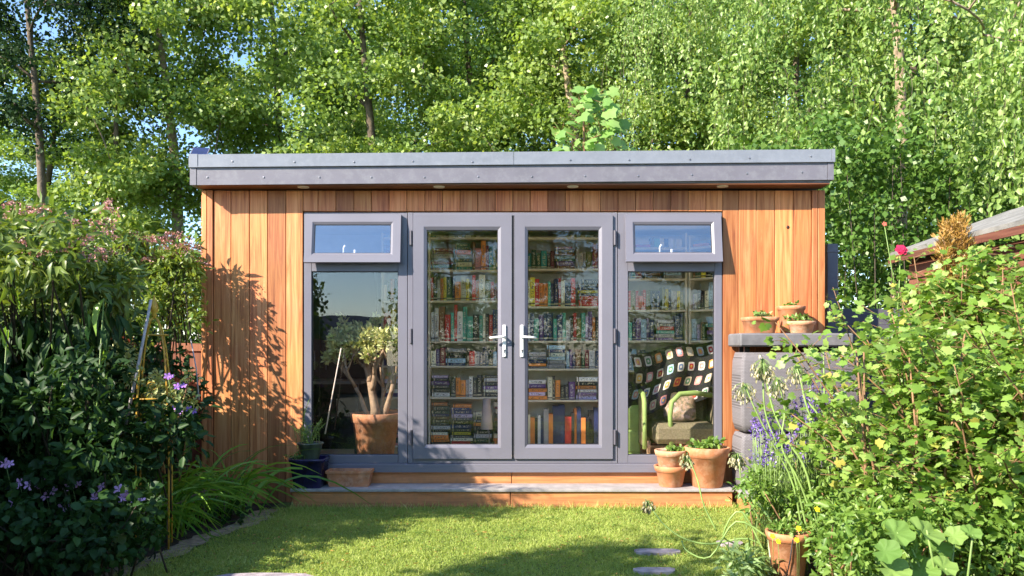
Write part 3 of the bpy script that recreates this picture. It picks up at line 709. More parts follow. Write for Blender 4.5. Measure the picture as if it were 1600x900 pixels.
# corner bookcase turned towards the room
CBK = thing('corner_bookcase', 'narrow cream bookcase angled in the corner behind the right window', 'bookcase', (Xb(1076), YB, .27))
caz = math.radians(-40); cax = Vector((math.cos(caz), math.sin(caz), 0)); cay = Vector((-math.sin(caz), math.cos(caz), 0)); cz_ = Vector((0,0,1))
c0 = Vector((Xb(1076), YB, 0))
mb = MB()
for s in (.01, .59): mb.obox(c0+cax*s+cay*.12+cz_*1.4, cax, cay, cz_, .01, .12, 1.13)
mb.build('upright', shelf_m, CBK); mb = MB(); mb.obox(c0+cax*.3+cay*.235+cz_*1.4, cax, cay, cz_, .28, .004, 1.13); mb.build('back_panel', shelf_m, CBK)
CS = [388, 436.5, 485.5, 533.5, 590, 650]
for y in CS: mb = MB(); mb.obox(c0+cax*.3+cay*.12+cz_*Zb(y), cax, cay, cz_, .279, .118, .010); mb.build('shelf', shelf_m, CBK)

BC = {'dark green': (.02,.06,.035), 'navy blue': (.02,.03,.10), 'black': (.015,.015,.018), 'charcoal': (.05,.05,.055), 'teal': (.02,.16,.17), 'cream': (.62,.56,.42),
      'white': (.72,.72,.68), 'red': (.42,.03,.03), 'orange': (.60,.20,.05), 'yellow': (.70,.48,.05), 'brown': (.14,.06,.03), 'olive': (.13,.14,.04), 'pale blue': (.28,.42,.55),
      'purple': (.12,.06,.20), 'pink': (.55,.22,.25), 'sea green': (.08,.33,.26), 'lilac': (.40,.34,.50), 'emerald green': (.02,.30,.12), 'grey': (.28,.28,.30), 'maroon': (.16,.02,.04)}
BW = {'dark green': 9, 'navy blue': 9, 'black': 14, 'charcoal': 10, 'teal': 4, 'cream': 7, 'white': 7, 'red': 5, 'orange': 4, 'yellow': 5, 'brown': 6, 'olive': 5, 'pale blue': 5, 'purple': 4, 'pink': 3, 'sea green': 3, 'lilac': 3, 'emerald green': 2, 'grey': 6, 'maroon': 5}
def bookmat(name, c):
    m, nt, b = newmat('book_'+name.replace(' ', '_')); L = nt.links.new
    tc = N(nt, 'ShaderNodeTexCoord'); oi = N(nt, 'ShaderNodeObjectInfo'); sp = N(nt, 'ShaderNodeSeparateXYZ'); L(tc.outputs['Generated'], sp.inputs[0])
    # title print: noisy glyph band in the middle of the spine, thin bands near both ends
    cv = N(nt, 'ShaderNodeCombineXYZ'); L(sp.outputs[2], cv.inputs[2]); L(sp.outputs[0], cv.inputs[0]); ml = N(nt, 'ShaderNodeMath', operation='MULTIPLY'); ml.inputs[1].default_value = 91; L(oi.outputs['Random'], ml.inputs[0]); L(ml.outputs[0], cv.inputs[1])
    mp = N(nt, 'ShaderNodeMapping'); mp.inputs['Scale'].default_value = (3, 1, 26); L(cv.outputs[0], mp.inputs[0])
    no = N(nt, 'ShaderNodeTexNoise'); no.inputs['Scale'].default_value = 1.0; no.inputs['Detail'].default_value = 2; L(mp.outputs[0], no.inputs['Vector'])
    r = ramp(nt, [(.52, (0,0,0)), (.56, (1,1,1))]); L(no.outputs[0], r.inputs[0])
    def band(src, lo, hi):
        a = N(nt, 'ShaderNodeMath', operation='GREATER_THAN'); a.inputs[1].default_value = lo; b_ = N(nt, 'ShaderNodeMath', operation='LESS_THAN'); b_.inputs[1].default_value = hi
        c_ = N(nt, 'ShaderNodeMath', operation='MULTIPLY'); L(src, a.inputs[0]); L(src, b_.inputs[0]); L(a.outputs[0], c_.inputs[0]); L(b_.outputs[0], c_.inputs[1]); return c_.outputs[0]
    zb_ = band(sp.outputs[2], .22, .86); xb_ = band(sp.outputs[0], .25, .75); m1 = N(nt, 'ShaderNodeMath', operation='MULTIPLY'); L(zb_, m1.inputs[0]); L(xb_, m1.inputs[1])
    m2 = N(nt, 'ShaderNodeMath', operation='MULTIPLY'); L(m1.outputs[0], m2.inputs[0]); L(r.outputs[0], m2.inputs[1])
    e1 = band(sp.outputs[2], .06, .12); ad = N(nt, 'ShaderNodeMath', operation='MAXIMUM'); L(m2.outputs[0], ad.inputs[0]); L(e1, ad.inputs[1])
    lum = sum(c)/3; ink = (.75,.66,.45) if lum < .2 else ((.06,.05,.07) if lum > .38 else (.8,.78,.7))
    mx = N(nt, 'ShaderNodeMixRGB'); mu = N(nt, 'ShaderNodeMath', operation='MULTIPLY'); mu.inputs[1].default_value = .75; L(ad.outputs[0], mu.inputs[0]); L(mu.outputs[0], mx.inputs[0]); mx.inputs[1].default_value = (*c, 1); mx.inputs[2].default_value = (*ink, 1)
    hs = N(nt, 'ShaderNodeHueSaturation'); mr = N(nt, 'ShaderNodeMapRange'); mr.inputs['To Min'].default_value = .75; mr.inputs['To Max'].default_value = 1.4; L(oi.outputs['Random'], mr.inputs[0]); L(mr.outputs[0], hs.inputs['Value']); L(mx.outputs[0], hs.inputs['Color'])
    L(hs.outputs[0], b.inputs['Base Color']); b.inputs['Roughness'].default_value = .42
    return m
BM = {k: bookmat(k, tuple(min(.85, q*1.6) for q in v)) for k, v in BC.items()}
page_m = plain('book_pages', (.60,.54,.42), .8, var=.1, scale=80)
# unit book: spine towards -y, x = thickness 0..1, y = depth 0..1, z = height 0..1
def book_mesh():
    mb = MB(); t = .07
    pr = [(0,.05),(.15,.008),(.5,0),(.85,.008),(1,.05)]
    # cover shell
    vs = [(x,y,0) for x,y in pr]+[(1,1,0),(1-t,1,0),(1-t,.07,0),(t,.07,0),(t,1,0),(0,1,0)]
    n = len(vs); vs += [(x,y,1) for x,y,z in vs]
    fs = [(i, (i+1)%n, n+(i+1)%n, n+i) for i in range(n)]
    fs += [(0,1,2,3,4,7,8)[::-1], (4,5,6,7)[::-1], (8,9,10,0)[::-1]]
    fs += [tuple(n+i for i in (0,1,2,3,4,7,8)), tuple(n+i for i in (4,5,6,7)), tuple(n+i for i in (8,9,10,0))]
    mb.add(vs, fs)
    mb.mi = 1; mb.box(t+.005, 1-t-.005, .075, .96, .025, .975)
    me = bpy.data.meshes.new('book'); me.from_pydata(mb.v, [], mb.f); me.materials.append(BM['black']); me.materials.append(page_m)
    me.polygons.foreach_set('material_index', mb.m); me.update(); return me
BME = book_mesh()
names_ = list(BC); wts = [BW[k] for k in names_]
ORD = ['first', 'second', 'third', 'fourth', 'fifth', 'sixth', 'seventh', 'eighth', 'ninth', 'tenth', 'eleventh', 'twelfth', 'thirteenth', 'fourteenth', 'fifteenth', 'sixteenth', 'seventeenth', 'eighteenth', 'nineteenth', 'twentieth', 'twenty-first', 'twenty-second', 'twenty-third', 'twenty-fourth', 'twenty-fifth', 'twenty-sixth', 'twenty-seventh', 'twenty-eighth', 'twenty-ninth', 'thirtieth', 'thirty-first', 'thirty-second', 'thirty-third', 'thirty-fourth', 'thirty-fifth', 'thirty-sixth']
STUFF = MB(); stuff_mats = [plain('spare_book_'+k.replace(' ', '_'), tuple(min(.9, q*1.4) for q in BC[k]), .45) for k in names_]+[page_m]
nbook = [0]
def add_book(M, colname, label):
    o = bpy.data.objects.new('book', BME); col.objects.link(o); o.matrix_world = M
    o.material_slots[0].link = 'OBJECT'; o.material_slots[0].material = BM[colname]
    tag(o, label, 'book', 'books on the shelves'); nbook[0] += 1
def stuff_book(M, colname):
    STUFF.mi = names_.index(colname)
    vs = [M @ Vector(v) for v in ((0,0,0),(1,0,0),(1,1,0),(0,1,0),(0,0,1),(1,0,1),(1,1,1),(0,1,1))]
    STUFF.add(vs, [(0,3,2,1),(4,5,6,7),(0,1,5,4),(1,2,6,5),(2,3,7,6),(3,0,4,7)])
def mat4(o, ax, ay, az): return Matrix(((ax.x,ay.x,az.x,o.x),(ax.y,ay.y,az.y,o.y),(ax.z,ay.z,az.z,o.z),(0,0,0,1)))
BR = random.Random(5)
def fill(x0, x1, z, gap, vis, frame, rowlabel, palette=None, style=None):
    """frame(s, y, z) -> world point and axes; s along the shelf"""
    O, AX, AY = frame; AZ = Vector((0,0,1)); s = x0+.003; i = 0
    items = []
    while s < x1-.02:
        if (style or BR.random()) and (style == 'stack' or (style is None and BR.random() < .36)) and x1-s > .14:
            wd = min(x1-s-.004, BR.uniform(.19, .26)); zz = z+.0005; top = z+gap*BR.uniform(.72, .97)
            k = 0
            while True:
                th = BR.uniform(.024, .048)
                if zz+th > top: break
                L_ = wd*BR.uniform(.82, 1); off = (wd-L_)*BR.random()
                items.append(('stack', s+off, zz, L_, th)); zz += th+.0006; k += 1
            s += wd+.006
        else:
            m_ = BR.randint(3, 8); hh = BR.uniform(.60, .9)*gap
            for _ in range(m_):
                th = BR.uniform(.026, .052) if BR.random() < .8 else BR.uniform(.05, .068)
                if s+th > x1-.003: break
                items.append(('up', s, z+.0005, th, min(gap*.96, hh*BR.uniform(.78, 1.12)))); s += th+.0012
            if BR.random() < .25: s += BR.uniform(0, .03)
            if x1-s < .03: break
    for it in items:
        c_ = BR.choices(names_, wts)[0] if not palette or BR.random() < .3 else BR.choice(palette)
        dy = BR.uniform(.008, .05)
        if it[0] == 'up':
            _, s_, z_, th, h_ = it; dp = BR.uniform(.13, .18)
            M = mat4(O+AX*s_+AY*dy+AZ*z_, AX*th, AY*dp, AZ*h_); px = None; cx = s_+th/2; desc = 'upright'
        else:
            _, s_, z_, L_, th = it; dp = BR.uniform(.13, .17)
            M = mat4(O+AX*(s_+L_)+AY*dy+AZ*z_, AZ*th, AY*dp, AX*(-L_)); M = mat4(O+AX*s_+AY*dy+AZ*(z_+th), AZ*(-th), AY*dp, AX*L_); cx = s_+L_/2; desc = 'flat'
        p = O+AX*cx+AY*dy+AZ*z_; pxx = 800+(p.x)/(p.y+CAMD)*FPX; pyy = HY-(p.z+.02-CAMZ)/(p.y+CAMD)*FPX
        if vis(pxx, pyy) and nbook[0] < 330:
            lab = f'{desc} {c_} book, {ORD[min(i, 35)]} {"from the left" if desc=="upright" or True else ""} {rowlabel}'
            add_book(M, c_, ' '.join(lab.split())); i += 1
        else: stuff_book(M, c_)
main = (Vector((0, YB, 0)), Vector((1,0,0)), Vector((0,1,0)))
rowname = ['top', 'second', 'third', 'fourth', 'fifth', 'sixth', 'bottom']
PAL = [['cream','olive','pale blue','white'],['teal','dark green','brown','grey','maroon'],['yellow','cream','orange','olive','navy blue','red'],['navy blue','red','sea green','black','purple','white'],['black','navy blue','grey','pale blue'],['black','white','purple','orange','charcoal','lilac'],['black','charcoal','cream','orange','navy blue']]
for bi, (a, b) in enumerate(bays):
    k = 0 if b <= 820 else (1 if b <= 980 else 2); shs = SH[k]
    where = {0: 'behind the left door', 1: 'behind the right door', 2: 'behind the right window'}[k]
    def vis(px, py, k=k):
        if k == 0: return 668 < px < 777 and 360 < py < 692
        if k == 1: return 825 < px < 935 and 360 < py < 692
        return 983 < px < 1072 and 425 < py < (562 if px > 990 else 640)
    for r_ in range(len(shs)):
        zt = Zb(shs[r_-1])-.012 if r_ else 2.54
        zb_ = Zb(shs[r_])+.0115
        st = None
        if r_ == 6 and k == 0: st = 'stack'
        if r_ == 6 and k == 1: st = 'up'
        if a < 660 : where2 = 'beside the jade plant'
        fill(Xb(a)+.012, Xb(b)-.012, zb_, zt-zb_, vis, main, f'on the {rowname[r_]} shelf {where}', PAL[r_] if r_ < 7 else None, st)
CO = (c0, cax, cay)
for r_ in range(len(CS)):
    zt = Zb(CS[r_-1])-.011 if r_ else 2.53
    fill(.022, .578, Zb(CS[r_])+.0105, zt-Zb(CS[r_])-.0105, lambda px, py: px < 1117 and 425 < py < 560, CO, f'on the {rowname[r_]} shelf of the corner bookcase')
if STUFF.v:
    so = STUFF.build('book_rows', stuff_mats); tag(so, 'further rows of books half hidden behind the door frames', None, None, 'stuff')
print('books', nbook[0])

# left inner: made-up cabinet, black to stand in for the dark interior
CB = thing('dark_interior_filler', 'added black cabinet standing in for the dark interior behind the jade plant', 'cabinet', (-1.95, 1.7, .27))
mb = MB(); mb.box(-2.58, -1.42, 1.45, 2.03, .27, 2.2, .005); mb.build('body', black_m, CB)
for x0_, x1_ in ((-2.57, -2.01), (-1.99, -1.43)):
    mb = MB(); mb.box(x0_, x1_, 1.43, 1.449, .30, 2.17, .004); mb.build('door', black_m, CB)
    mb = MB(); mb.tube([(x1_-.05 if x0_ < -2.2 else x0_+.05, 1.415, 1.1), (x1_-.05 if x0_ < -2.2 else x0_+.05, 1.415, 1.3)], .006); mb.build('handle', screw_m, CB)
DK = thing('desk', 'low grey desk edge in the dark behind the jade plant', 'desk', (-1.9, 1.0, .27))
mb = MB(); mb.box(-2.58, -1.45, .75, 1.35, .98, 1.01, .003); mb.build('top', grey_plank, DK)
for x in (-2.54, -1.5):
    for y in (.79, 1.3): mb = MB(); mb.box(x-.02, x+.02, y-.02, y+.02, .27, .98); mb.build('leg', black_m, DK)

# jade plant in a terracotta pot on the room floor
def pot(mb_, c, r0, r1, h, rim, rimw=.012, n=32, square=False, rot=0):
    """c base centre; r0 base radius, r1 top radius"""
    rr = lambda z: r0+(r1-r0)*z/h
    prof = [(.001, 0), (r0-.004, 0), (r0, .004), (rr(h-rim), h-rim), (rr(h-rim)+rimw, h-rim+.004), (r1+rimw, h-.004), (r1+rimw-.004, h), (r1-.006, h), (r1-.012, h-.01), (rr(h*.8)-.014, h*.8)]
    mb_.lathe(prof, c, n, square=square, rot=rot)
def potted(name, label, c, r0, r1, h, rim, mat, square=False, rot=0, rimw=.012, group=None, n=32):
    t = thing(name, label, 'plant pot', c, group); mb = MB(); pot(mb, c, r0, r1, h, rim, rimw, n=n, square=square, rot=rot); mb.build('pot', mat, t)
    mb = MB(); mb.lathe([(.0005, h*.86+.006), (r1*.5, h*.86+.003), (r0+(r1-r0)*.86-.010, h*.86)], c, 20, square=square, rot=rot); mb.build('soil', soil, t)
    return t
jc = P(587, 700, .36); jc.z = .275
JS = FPX/7.36; rim_z = CAMZ-(645-545)/JS
jade = potted('jade_plant', 'large jade plant in a big terracotta pot inside the left window', jc, .155, .218, rim_z-jc.z, .085, terra, rimw=.012)
mb = MB(); tips = []
rng = np.random.default_rng(3); rnd = random.Random(3)
top = Vector((jc.x, jc.y, rim_z-.05))
def jbranch(p, d, L_, r, depth):
    pts = [p]; q = p.copy(); dd = d.normalized()
    for i in range(4):
        dd = (dd+Vector((rnd.uniform(-.3,.3), rnd.uniform(-.3,.3), rnd.uniform(-.05,.32)))*.5).normalized(); q = q+dd*L_/4; pts.append(q.copy())
    mb.tube(pts, [r*(1-.10*i) for i in range(5)], 8)
    if depth == 0 or r < .007: tips.append((pts[-1], dd)); tips.append((pts[-2], dd)); return
    for k in range(rnd.choice((2, 3, 3))):
        a = rnd.uniform(0, 2*PI); sp_ = rnd.uniform(.45, .85)
        jbranch(pts[-1] if k else pts[-2], (dd+Vector((math.cos(a), math.sin(a), .15))*sp_), L_*rnd.uniform(.62, .82), r*.62, depth-1)
for dx, L_, r in ((.0, .34, .048), (-.09, .31, .026), (.10, .34, .03), (.03, .29, .024), (-.04, .36, .028)):
    jbranch(top+Vector((dx*.7, rnd.uniform(-.04,.04), 0)), Vector((dx*3.2, rnd.uniform(-.3,.3), 1)), L_, r, 3)
mb.build('stem', jade_bark, jade)
TP = np.array([tuple(t[0]) for t in tips]); TD = np.array([tuple(t[1]) for t in tips])
TP[:, 1] = np.clip(TP[:, 1], .15, .9); TP[:, 2] = np.clip(TP[:, 2], rim_z+.1, 2.0)
k = 24; idx = np.repeat(np.arange(len(TP)), k); d = unit(rng.normal(size=(len(idx), 3)))
Pn = TP[idx]+d*.028+rng.normal(size=(len(idx), 3))*.013; Pn[:, 1] = np.maximum(Pn[:, 1], .11); D = unit(d+TD[idx]*.8); Nn = unit(rng.normal(size=D.shape)+TD[idx])
me = leaf_mesh('foliage', Pn, D, Nn, .040*(.7+.6*rng.random(len(idx))), .026, T_OVATE, L_jade); o = place_mesh('foliage', me, jade); o['kind'] = 'stuff'

# armchair, blanket, green chest, tall vase
taupe = plain('taupe_woven_fabric', (.17,.14,.09), .85, var=.4, scale=60, c2=(.12,.11,.06))
AC = thing('armchair', 'taupe armchair with lime green arms half seen behind the right window', 'armchair', (1.55, 1.0, .27))
def soft(mb, x0, x1, y0, y1, z0, z1, c=.04): mb.box(x0, x1, y0, y1, z0, z1, c)
mb = MB(); soft(mb, 1.36, 1.98, .75, 1.32, .40, .60, .05); mb.build('seat', taupe, AC)
mb = MB(); soft(mb, 1.32, 2.02, 1.22, 1.42, .45, 1.14, .07); mb.build('backrest', taupe, AC)
for x in (1.24, 1.98):
    mb = MB(); pts = [(x+.03, .74, .36), (x+.03, .71, .60), (x+.03, .73, .80), (x+.03, .80, .88), (x+.03, 1.0, .90), (x+.03, 1.3, .92)]
    mb.tube(pts, [.020,.020,.022,.025,.025,.022], 12); mb.build('armrest', lime, AC)
    mb = MB(); mb.box(x+.015, x+.045, .76, 1.3, .38, .86, .01); mb.build('side_panel', taupe, AC)
for x in (1.32, 1.94):
    for y in (.80, 1.36): mb = MB(); mb.tube([(x, y, .27), (x, y, .43)], [.015, .02], 8); mb.build('leg', jade_bark, AC)
CU = thing('cushion', 'brown and pink floral cushion on the taupe armchair', 'cushion', (1.66, .95, .62))
flor = plain('floral_fabric', (.42,.28,.20), .8, var=.5, scale=34, c2=(.10,.13,.06), dirt=(.60,.45,.46))
mb = MB(); prof = [(.001,-.07),(.12,-.065),(.2,-.03),(.215,0),(.2,.03),(.12,.065),(.001,.07)]
mb.lathe(prof, (0,0,0), 28, square=True, rot=0); cc = Vector((1.66, 1.0, .74)); mb.v = [(cc.x+a*.75, cc.y+c*1.0+b*.2, cc.z+b*.62) for a, b, c in mb.v]; mb.build('cover', flor, CU)
BL = thing('crochet_blanket', 'black crochet blanket of coloured granny squares over the armchair back', 'blanket', (1.35, 1.0, 1.0))
def bsurf(u, v):   # u 0..1 left-right, v 0..1 top-bottom
    px = 985+u*130-(1-v)*0+ (1-u)*0; py = 553+v*88+(-22)*u+ (1-u)*v*14 + 3*math.sin(u*9)+(22 if False else 0)
    Yv = 1.06-.10*math.sin(v*PI)*.6-.05*math.cos(u*11+v*2)-.06*v
    return P(px+6*math.sin(v*5), py, Yv)
yarn_black = plain('black_yarn', (.012,.013,.014), .9, bump=.8, bscale=260)
mb = MB(); NU, NV = 26, 16
vs = [bsurf(i/NU, j/NV) for j in range(NV+1) for i in range(NU+1)]; vs += [v_+Vector((0,.012,0)) for v_ in vs]; n1 = (NU+1)*(NV+1); fs = []
for j in range(NV):
    for i in range(NU): a = j*(NU+1)+i; q = (a, a+NU+1, a+NU+2, a+1); fs.append(q); fs.append(tuple(n1+x for x in q[::-1]))
mb.add(vs, fs, True); mb.build('mesh_border', yarn_black, BL)
YC = {'white': (.75,.72,.66), 'red': (.60,.03,.05), 'pink': (.72,.32,.30), 'yellow': (.80,.50,.06), 'blue': (.12,.22,.48), 'green': (.10,.32,.14), 'cream': (.70,.60,.42), 'pale_blue': (.40,.55,.70), 'orange': (.75,.30,.08)}
YM = {k: plain('yarn_'+k, v, .9, bump=.8, bscale=300, var=.1, scale=90) for k, v in YC.items()}
grid = [['pink','green','cream','pink','pale_blue','white','pink','red'], ['yellow','white','red','green','blue','red','pink','white'], ['pink','blue','pink','yellow','red','green','cream','white'], ['orange','cream','pink','blue','white','yellow','red','green']]
outer = ['white','cream','pale_blue','white','pink','white','orange','cream']
for j in range(4):
    for i in range(8):
        mb = MB(); u0, v0 = (i+.5)/8, (j+.5)/4; su, sv = .041, .080
        oc = YM[outer[(i*3+j)%8]]; ic = YM[grid[j][i]]
        for ring_, (k0, k1, off, mi) in enumerate(((.62, 1.0, .004, 0), (.28, .62, .006, 1), (0, .28, .008, 2))):
            mb.mi = mi; m_ = 12; vs = []; 
            for kk in (k0, k1):
                for a_ in range(m_):
                    an = 2*PI*a_/m_+PI/4; q = 1/((abs(math.cos(an))**6+abs(math.sin(an))**6)**(1/6)); sc = kk*(1+.05*math.cos(an*12))
                    vs.append(bsurf(u0+su*q*math.cos(an)*sc, v0+sv*q*math.sin(an)*sc)+Vector((0, -off, 0)))
            mb.add(vs, [(a_, (a_+1)%m_, m_+(a_+1)%m_, m_+a_) for a_ in range(m_)] if k0 > 0 else [tuple(range(m_, 2*m_))])
        mb.build('granny_square', [oc, ic, YM['white'] if (i+j)%3 else YM['yellow']], BL)
mb = MB(); mb.tube([P(1049, 700, .80), P(1047, 650, .78), P(1050, 628, .78), P(1062, 616, .80), P(1085, 614, .84), P(1116, 618, .90)], [.022,.022,.024,.026,.026,.022], 12); mb.build('armrest', lime, AC)
GC = thing('green_chest', 'lime green two drawer chest behind the right window', 'chest of drawers', (1.05, 1.2, .27))
mb = MB(); mb.box(.90, 1.27, 1.0, 1.4, .27, .76, .006); mb.build('body', lime, GC)
for z0, z1 in ((.30, .50), (.53, .73)): mb = MB(); mb.box(.915, 1.255, .985, .999, z0, z1, .004); mb.build('drawer', lime, GC)
VS = thing('floor_lamp', 'pale floor lamp standing before the bottom shelf, left door', 'lamp', (-.35, 1.35, .27))
vp = P(762, 660, 1.38); mb = MB(); mb.lathe([(.065,.16),(.05,.34),(.04,.46),(.035,.48)], (vp.x-.01, 1.38, Zb(698)+.05), 20); mb.build('shade', plain('pinkish_lampshade', (.50,.42,.42), .6), VS)
mb = MB(); mb.tube([(vp.x+.01, 1.38, .29), (vp.x+.02, 1.38, .42), (vp.x-.01, 1.38, Zb(698)+.26)], .008); mb.lathe([(.10,0),(.10,.012),(.01,.02)], (vp.x, 1.38, .27), 20); mb.build('stand', screw_m, VS)

exec_marker = 'garden objects'
# ------------------------------------------------------------------ pots on the step
zt = .1555
def at_step(px, Y=-.17): return (px-800)/FPX*(Y+CAMD)
# dark blue square pot
x = at_step(484, -.16); bp_ = thing('blue_planter', 'square dark blue glazed planter at the left end of the step', 'plant pot', (x, -.16, zt))
mb = MB(); pot(mb, (x, -.16, zt), .118, .145, .245, .03, .008, n=32, square=True); mb.build('pot', blue_gl, bp_)
mb = MB(); mb.lathe([(.0005,.215),(.11,.213),(.135,.21)], (x, -.16, zt), 20, square=True); mb.build('soil', soil, bp_)
gz = zt+.2155
gp = potted('green_pot', 'small green glazed bowl nested in the dark blue planter', (x+.005, -.16, gz), .068, .105, .155, .018, green_gl, rimw=.007)
rng = np.random.default_rng(21)
# rosemary-like sprigs
def sprigs(name, parent, c, n, L0, spread, leafL, leafW, mat, stemmat, lmin=10, stem_r=.002, droop=.2, tmpl=T_QUAD, up=1.0):
    b = np.array(c)+np.concatenate([rng.normal(size=(n, 2))*spread*.35, np.zeros((n, 1))], 1)
    d = np.concatenate([rng.normal(size=(n, 2))*spread*3, np.full((n, 1), up)], 1)
    L_ = L0*(.55+.6*rng.random(n)); pth = arcs(b, d, L_, droop, s=7)
    mb = MB()
    for p_ in pth: mb.tube([tuple(q) for q in p_], [stem_r]*6+[stem_r*.5], 4)
    mb.build('stems', stemmat, parent)
    Pl = []; Dl = []; 
    for p_ in pth:
        for k in range(lmin):
            u = .12+.88*(k+rng.random())/lmin; f = u*6; i = min(5, int(f)); q = p_[i]+(p_[i+1]-p_[i])*(f-i); t = p_[i+1]-p_[i]; t = t/np.linalg.norm(t)
            dd = rng.normal(size=3); dd -= t*dd.dot(t); dd /= np.linalg.norm(dd); Pl.append(q); Dl.append(dd+t*.7)
    Pl = np.array(Pl); Dl = np.array(Dl); nn = rng.normal(size=Pl.shape)*.5+np.array([0,0,1])
    me = leaf_mesh('foliage', Pl, Dl, nn, leafL*(.7+.6*rng.random(len(Pl))), leafW, tmpl, mat)
    o = place_mesh('foliage', me, parent); o['kind'] = 'stuff'; return pth
sprigs('herb', gp, (x-.005, -.16, gz+.13), 26, .26, .10, .022, .006, L_herb, stem_g, 20)
sprigs('herb', bp_, (x-.08, -.2, zt+.21), 12, .16, .07, .022, .010, L_herb, stem_g, 12, droop=.6)
sp = thing('tall_herb', 'tall thin rosemary sprig rising above the blue planter', 'plant', (x-.1, -.2, gz))
sprigs('herb', sp, (x-.10, -.12, zt+.21), 3, .62, .015, .022, .006, L_herb, stem_g, 30)
# cane leaning on the window
a = P(508, 678, -.15); b = P(533, 544, -.04)
tag((lambda m_: (m_.tube([a, a.lerp(b, .5), b], [.006,.0055,.005], 8), m_.build('garden_cane', plain('pale_cane', (.62,.50,.42), .5)))[1])(MB()), 'thin pale cane leaning from the green bowl against the window', 'cane')
# terracotta trough
x = at_step(547, -.13); tr_ = thing('trough', 'low rectangular terracotta trough beside the blue planter', 'plant pot', (x, -.13, zt))
def trough(mb, c, w0, w1, d0, d1, h):
    z = c[2]; L2 = lambda w_, d_, zz: [(c[0]-w_, c[1]-d_, zz), (c[0]+w_, c[1]-d_, zz), (c[0]+w_, c[1]+d_, zz), (c[0]-w_, c[1]+d_, zz)]
    rows = [(w0,d0,0),(w1-.01,d1-.01,h*.82),(w1,d1,h*.84),(w1,d1,h),(w1-.012,d1-.012,h),(w1-.018,d1-.018,h*.8)]
    vs = []; 
    for w_, d_, zz in rows: vs += L2(w_, d_, z+zz)
    fs = [(3,2,1,0)]+[(4*i+k, 4*i+(k+1)%4, 4*i+4+(k+1)%4, 4*i+4+k) for i in range(len(rows)-1) for k in range(4)]
    mb.add(vs, fs)
mb = MB(); trough(mb, (x, -.13, zt), .165, .192, .070, .085, .135); mb.build('pot', terra, tr_)
mb = MB(); mb.box(x-.168, x+.168, -.13-.062, -.13+.062, zt+.09, zt+.112); mb.build('soil', soil, tr_)
# two stacked pots, right
x = at_step(1048, -.15)
p1 = potted('terracotta_pot', 'lower terracotta pot of the stacked pair with a white lime bloom', (x, -.15, zt), .098, .130, .175, .05, terra, rimw=.012)
p2 = potted('terracotta_pot', 'pale upper terracotta pot of the stacked pair with small mint', (x, -.15, zt+.152), .100, .128, .155, .05, terra2, rimw=.010)
rng = np.random.default_rng(33)
sprigs('mint', p2, (x+.04, -.15, zt+.28), 12, .10, .10, .035, .026, L_herb, stem_g, 7, droop=.5, tmpl=T_OVATE)
x = at_step(1105, -.16)
p3 = potted('terracotta_pot', 'large terracotta pot with fresh mint standing right of the stacked pair', (x, -.16, zt), .125, .178, .335, .085, terra, rimw=.012)
sprigs('mint', p3, (x, -.16, zt+.29), 20, .15, .12, .055, .042, L_herb, stem_g, 8, droop=.4, tmpl=T_OVATE)

# ------------------------------------------------------------------ wicker cabinet, plank and pots on it
WC = thing('wicker_cabinet', 'grey woven two tier garden cabinet right of the step', 'garden cabinet', (2.35, -.25, .155))
def bulge(mb, x0, x1, y0, y1, z0, z1, bu=.025, n=10):
    rows = []
    for i in range(n+1):
        t = i/n; k = math.sin(PI*t)**.5*bu-(bu*.6 if i in (0, n) else 0)
        ring = []
        for sx, sy in ((-1,-1),(1,-1),(1,1),(-1,1)):
            cx, cy = (x1 if sx > 0 else x0)+sx*k, (y1 if sy > 0 else y0)+sy*k; r_ = .03
            for q in range(4):
                a0 = math.atan2(sy, sx)-PI/4+PI/2*q/3; ring.append((cx-sx*r_+r_*math.cos(a0), cy-sy*r_+r_*math.sin(a0), z0+(z1-z0)*t))
        rows.append(ring)
    m_ = len(rows[0]); vs = [p for r_ in rows for p in r_]
    fs = [(i*m_+k, i*m_+(k+1)%m_, (i+1)*m_+(k+1)%m_, (i+1)*m_+k) for i in range(n) for k in range(m_)]
    fs += [tuple(range(m_-1, -1, -1)), tuple(n*m_+k for k in range(m_))]; mb.add(vs, fs, True)
mb = MB(); bulge(mb, 1.90, 2.85, -.36, -.06, .156, .615, .014); mb.build('lower_body', wicker, WC)
mb = MB(); bulge(mb, 1.90, 2.85, -.36, -.06, .635, 1.29, .014); mb.build('upper_body', wicker, WC)
mb = MB(); mb.box(1.95, 2.80, -.30, -.08, .598, .642); mb.box(1.94, 1.98, -.28, -.24, 1.28, 1.338); mb.box(2.72, 2.76, -.28, -.24, 1.28, 1.338); mb.box(1.94, 1.98, -.12, -.08, 1.28, 1.338); mb.box(2.72, 2.76, -.12, -.08, 1.28, 1.338); mb.build('spacer', black_m, WC)
mb = MB(); mb.box(1.868, 2.80, -.40, -.02, 1.339, 1.448, .012); tag(mb.build('plank_shelf', grey_plank), 'thick grey plank laid across the top of the wicker cabinet', 'plank')
rng = np.random.default_rng(44)
zk = 1.4485
for (px, Y, r0, r1, h, lab, sq) in ((1187, -.25, .105, .128, .135, 'squarish terracotta pot with a grey-green succulent, leftmost on the plank', True),
                                (1236, -.12, .085, .112, .235, 'tall terracotta pot at the back of the plank', False),
                                (1252, -.30, .085, .110, .10, 'small pale terracotta pot at the front of the plank under trailing leaves', False)):
    x = (px-800)/FPX*(Y+CAMD)
    t = potted('terracotta_pot', lab, (x, Y, zk), r0, r1, h, .035, terra if h > .12 else terra2, square=sq, rimw=.008)
    sprigs('succulent', t, (x, Y, zk+h*.85), 12, .13, .10, .034, .024, L_herb if not sq else L_strapb, stem_b, 7, droop=.5, tmpl=T_OVATE)

